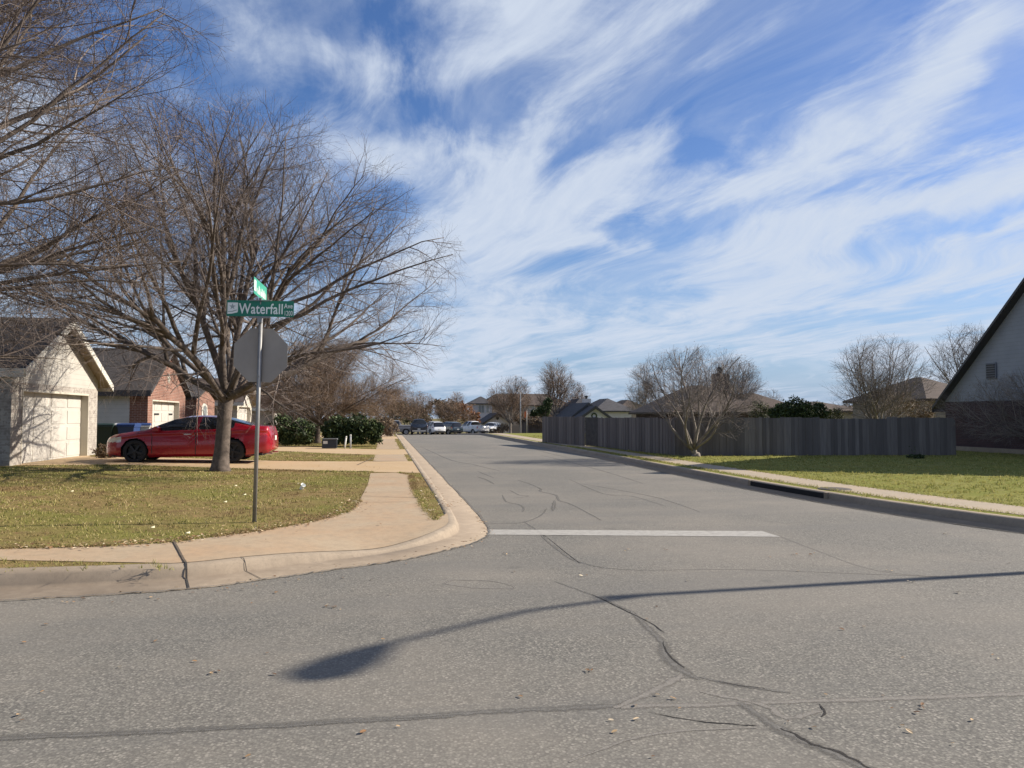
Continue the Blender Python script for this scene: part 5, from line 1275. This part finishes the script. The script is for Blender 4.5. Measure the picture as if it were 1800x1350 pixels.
# ------------------------------------------------------------------ bins, boxes, poles
def wheelie_bin(label, x, y, z, body, lid, rz=0.0, group=None):
    root = empty('wheeled_bin', (x, y, z), label, 'bin', group, rz); mt = Matrix.Translation((x, y, z)) @ Matrix.Rotation(rz, 4, 'Z')
    m = MB(); prof = [(.22, .06), (.27, .3), (.30, .75), (.33, .98)]; vs = []
    for w_, zz in prof: vs += [mt @ Vector((sx*w_, sy*w_*1.12, zz)) for sx, sy in ((-1, -1), (1, -1), (1, 1), (-1, 1))]
    fs = [(3, 2, 1, 0)]
    for i in range(len(prof)-1):
        for k in range(4): fs.append((4*i+k, 4*i+(k+1) % 4, 4*(i+1)+(k+1) % 4, 4*(i+1)+k))
    fs.append((12, 13, 14, 15)); m.add(vs, fs); m.box(-.35, .35, -.39, .39, .94, .99, mt); m.build('bin_body', M[body], root)
    m = MB(); m.prism([(-.36, .992), (.37, .992), (.36, 1.04), (.1, 1.10), (-.3, 1.09), (-.36, 1.04)], 'x', -.355, .355, mt); m.build('lid', M[lid], root)
    for sx in (-1, 1):
        m = MB(); m.lathe([(0, -.03), (.12, -.03), (.12, .03), (0, .03)], (sx*.27, .28, .12), 'x', 14, mt); m.build('wheel', M['rubber'], root)
    m = MB(); m.tube([mt @ Vector((-.25, .44, .93)), mt @ Vector((.25, .44, .93))], .018, 6); m.build('handle', M[body], root)
bz = hlawn(-10.5, 34)
wheelie_bin('dark green wheeled bin behind the cream garage corner', X_at(186, 33.5), 33.5, bz, 'bin_green', 'bin_green', 0.1, 'wheeled bins between the two nearest houses')
wheelie_bin('dark bin with pale grey lid left of the blue bin', X_at(208, 33.8), 33.8, bz, 'bin_green', 'bin_grey', 0.3, 'wheeled bins between the two nearest houses')
wheelie_bin('blue wheeled bin seen over the nose of the red car', X_at(228, 33.6), 33.6, bz, 'bin_blue', 'bin_blue', -.1, 'wheeled bins between the two nearest houses')
wheelie_bin('pale wheeled bin right of the blue bin', X_at(249, 34.2), 34.2, bz, 'bin_grey', 'bin_blue', .2, 'wheeled bins between the two nearest houses')
def box_thing(name, label, cat, px, Y, w, d, h, zg, bodym, lidm):
    x = X_at(px, Y); root = empty(name, (x, Y, zg), label, cat)
    m = MB(); m.prism([(x-w/2, zg), (x+w/2, zg), (x+w/2, zg+h*.86), (x+w/2-.03, zg+h*.9), (x-w/2+.03, zg+h*.9), (x-w/2, zg+h*.86)], 'y', Y-d/2, Y+d/2); m.build('cabinet', M[bodym], root)
    m = MB(); m.prism([(x-w/2-.04, zg+h*.905), (x+w/2+.04, zg+h*.905), (x+w/2, zg+h), (x-w/2, zg+h)], 'y', Y-d/2-.04, Y+d/2+.04); m.build('lid', M[lidm], root)
    m = MB(); m.box(x-w*.42, x-w*.12, Y-d/2-.02, Y-d/2-.003, zg+h*.45, zg+h*.75); m.build('label_plate', M['pale_plastic'], root)
box_thing('utility_box', 'low navy utility box behind the leaning tree trunk', 'utility box', 580, 36.6, .66, .45, .44, hlawn(-4, 38), 'navy_box', 'box_lid')
def marker(label, px, py, Y, h, lean, mat):
    x = X_at(px, Y); z = hlawn(x, Y); root = empty('utility_marker', (x, Y, z), label, 'marker post', 'utility marker posts beside the hedges')
    MB().tube([(x, Y, z-.05), (x+lean, Y, z+h)], .04, 10).build('post', M[mat], root, True)
    MB().tube([(x+lean, Y, z+h), (x+lean*1.1, Y, z+h+.06)], [.048, .035], 10).build('cap', M['pale_plastic'], root, True)
marker('white leaning marker post left of its grey twin', 606, 770, 36.5, .52, .07, 'pale_plastic')
marker('grey upright marker post by the right hedge', 616.5, 770, 36.4, .60, .0, 'bin_grey')
def far_lamp():
    Y = 98; x = X_at(915, Y); z = hlawn(x, Y); top = Z_at(690, 915, Y); root = empty('street_lamp', (x, Y, z), 'distant street lamp on a pale pole left of the fence end', 'street lamp')
    MB().tube([(x, Y, z), (x, Y, top)], [.10, .06], 8).build('pole', M['wood_pole'], root, True)
    MB().tube([(x, Y, top-.05), (x-.45, Y-.1, top+.3)], .035, 6).build('arm', M['wood_pole'], root)
    MB().prism([(x-.75, top+.28), (x-.4, top+.25), (x-.36, top+.36), (x-.6, top+.42)], 'y', Y-.2, Y).build('lamp_head', M['trim_dark'], root)
far_lamp()
def flag():
    Y = 92; x = X_at(926, Y); z = hlawn(x, Y); top = Z_at(722, 926, Y); root = empty('flag_pole', (x, Y, z), 'short pole with a small orange flag left of the fence end', 'flag pole')
    MB().tube([(x, Y, z), (x, Y, top)], .04, 6).build('pole', M['wood_pole'], root, True)
    vs = []; 
    for i in range(6):
        for zz in (0, -.75): vs.append((x-.04-i*.05, Y+.03*sin(i*1.7), top+zz-.03*i))
    mesh_obj('flag', vs, [(2*i, 2*i+1, 2*i+3, 2*i+2) for i in range(5)], M['orange'], root)
flag()
# near street lamp, standing out of frame on the right: its shadow crosses the road
def near_lamp():
    H = 6.6; jx = 1.97 + H/tan(SUN_EL)*cos(SUN_AZ); jy = 6.85 + H/tan(SUN_EL)*sin(SUN_AZ); z = hlawn(jx, jy)
    root = empty('street_lamp', (jx, jy, z), 'tall grey street lamp on the right corner verge whose shadow crosses the road', 'street lamp')
    J = Vector((jx, jy, H)); MB().tube([(jx, jy, z-.1), (jx, jy, z+.3), (jx, jy, H)], [.11, .095, .055], 14).build('pole', M['galv'], root, True)
    tip = gp(668, 1134); hz = H+.55; tx = tip.x + hz/tan(SUN_EL); T = Vector((tx, tip.y+hz/tan(SUN_EL)*sin(SUN_AZ), hz))
    a = [J-Vector((0, 0, .3)), J.lerp(T, .3)+Vector((0, 0, .10)), J.lerp(T, .65)+Vector((0, 0, .06)), T]
    MB().tube(a, [.045, .04, .035, .03], 8).build('arm', M['galv'], root, True)
    d = (T-J); d.z = 0; d.normalize(); hd = MB(); e = gp(528, 1196); ex = e.x+hz/tan(SUN_EL); E = Vector((ex, e.y+hz/tan(SUN_EL)*sin(SUN_AZ), hz)); d = (E-T).normalized(); n = Vector((-d.y, d.x, 0)); Ls = (E-T).length
    ring = [(-.05, .04, .04), (.15, .10, .08), (.5, .17, .12), (.85, .17, .12), (1.0, .08, .05)]
    for t, w_, h_ in ring:
        c = T+d*(Ls*t)
        for k in range(10):
            an = 2*pi*k/10; q = c+n*(w_*cos(an))+Vector((0, 0, h_*sin(an))); hd.v.append(tuple(q))
    for i in range(len(ring)-1):
        for k in range(10): hd.f.append((i*10+k, i*10+(k+1) % 10, (i+1)*10+(k+1) % 10, (i+1)*10+k))
    hd.f += [tuple(range(10))[::-1], tuple(range(40, 50))]
    hd.build('lamp_head', M['galv'], root, True)
near_lamp()
# storm drain inlet in the right curb and manhole cover on the walk
def inlet():
    i0 = [i for i, p in enumerate(RCs) if 13.9 < p.y < 17.2]; P = [RCs[i] for i in i0]; Po = offset_line(RCs, -.056); Pb = offset_line(RCs, -.034)
    root = empty('storm_drain', (P[0].x, (P[0].y+P[-1].y)/2, 0), 'dark storm drain slot in the right curb', 'drain')
    m = MB(); vs = []
    for i in i0: vs += [(Po[i].x, Po[i].y, .032), (Pb[i].x-.012, Pb[i].y, .132)]
    m.add(vs, [(2*k, 2*k+1, 2*k+3, 2*k+2) for k in range(len(i0)-1)]); m.build('drain_opening', M['void'], root)
    m = MB(); q = [(p.x-.055, p.y) for p in (P[0], P[-1])]
    for (x, y) in q: m.box(x-.004, x+.05, y-.05, y+.05, .01, .15)
    m.build('drain_frame', M['curb'], root)
inlet()
p = gl(1467, 860); z = hlawn(p.x, p.y)+OV+.004
m = MB(); m.lathe([(0, z+.012), (.27, z+.012), (.29, z+.004), (.33, z+.004), (.34, z-.01)], (p.x, p.y, 0), 'z', 28); tag(m.build('manhole_cover', M['iron'], None, True), 'brown iron cover set in the right walk above the drain', 'manhole cover')
# crumpled white cup on the lawn
p = gl(531, 861); z = hlawn(p.x, p.y)
root = empty('paper_cup', (p.x, p.y, z), 'crumpled white paper cup lying on the lawn right of the pole', 'litter')
m = MB(); r_ = random.Random(2)
ax_ = Matrix.Translation((p.x, p.y, z+.05)) @ Matrix.Rotation(radians(35), 4, 'X') @ Matrix.Rotation(.4, 4, 'Y')
m.lathe([(0, -.05), (.035, -.05), (.042, 0), (.038, .04), (.052, .075), (.047, .07), (.03, -.04)], (0, 0, 0), 'z', 12, ax_)
m.v = [tuple(Vector(v)+Vector((r_.uniform(-.005, .005), r_.uniform(-.005, .005), r_.uniform(-.005, .005)))) for v in m.v]; m.build('cup_body', M['paper'], root)
for k, (px, py) in enumerate([(414, 857), (430, 873), (396, 886), (268, 932), (330, 942), (126, 867)]):
    p = gl(px, py); m = MB(); s_ = .028; z = hlawn(p.x, p.y)+.02; r_ = random.Random(k)
    m.add([(p.x-s_, p.y-.02, z), (p.x-.01, p.y-.03, z+.02), (p.x+s_, p.y, z+.01), (p.x+.02, p.y+.03, z+.035), (p.x-.03, p.y+.025, z+.02)], [(0, 1, 4), (1, 3, 4), (1, 2, 3)])
    tag(m.build('paper_scrap', M['scrap']), ['pale scrap on the lawn left of the pole, nearest the tree', 'small pale scrap just below the topmost scrap left of the pole', 'white scrap on the lawn midway between the pole and the topmost scraps', 'pale scrap near the walk edge left of the slab joint', 'pale scrap by the walk edge just right of the slab joint', 'leftmost pale scrap on the grass in front of the cream garage'][k], 'litter', 'pale scraps on the left lawn')
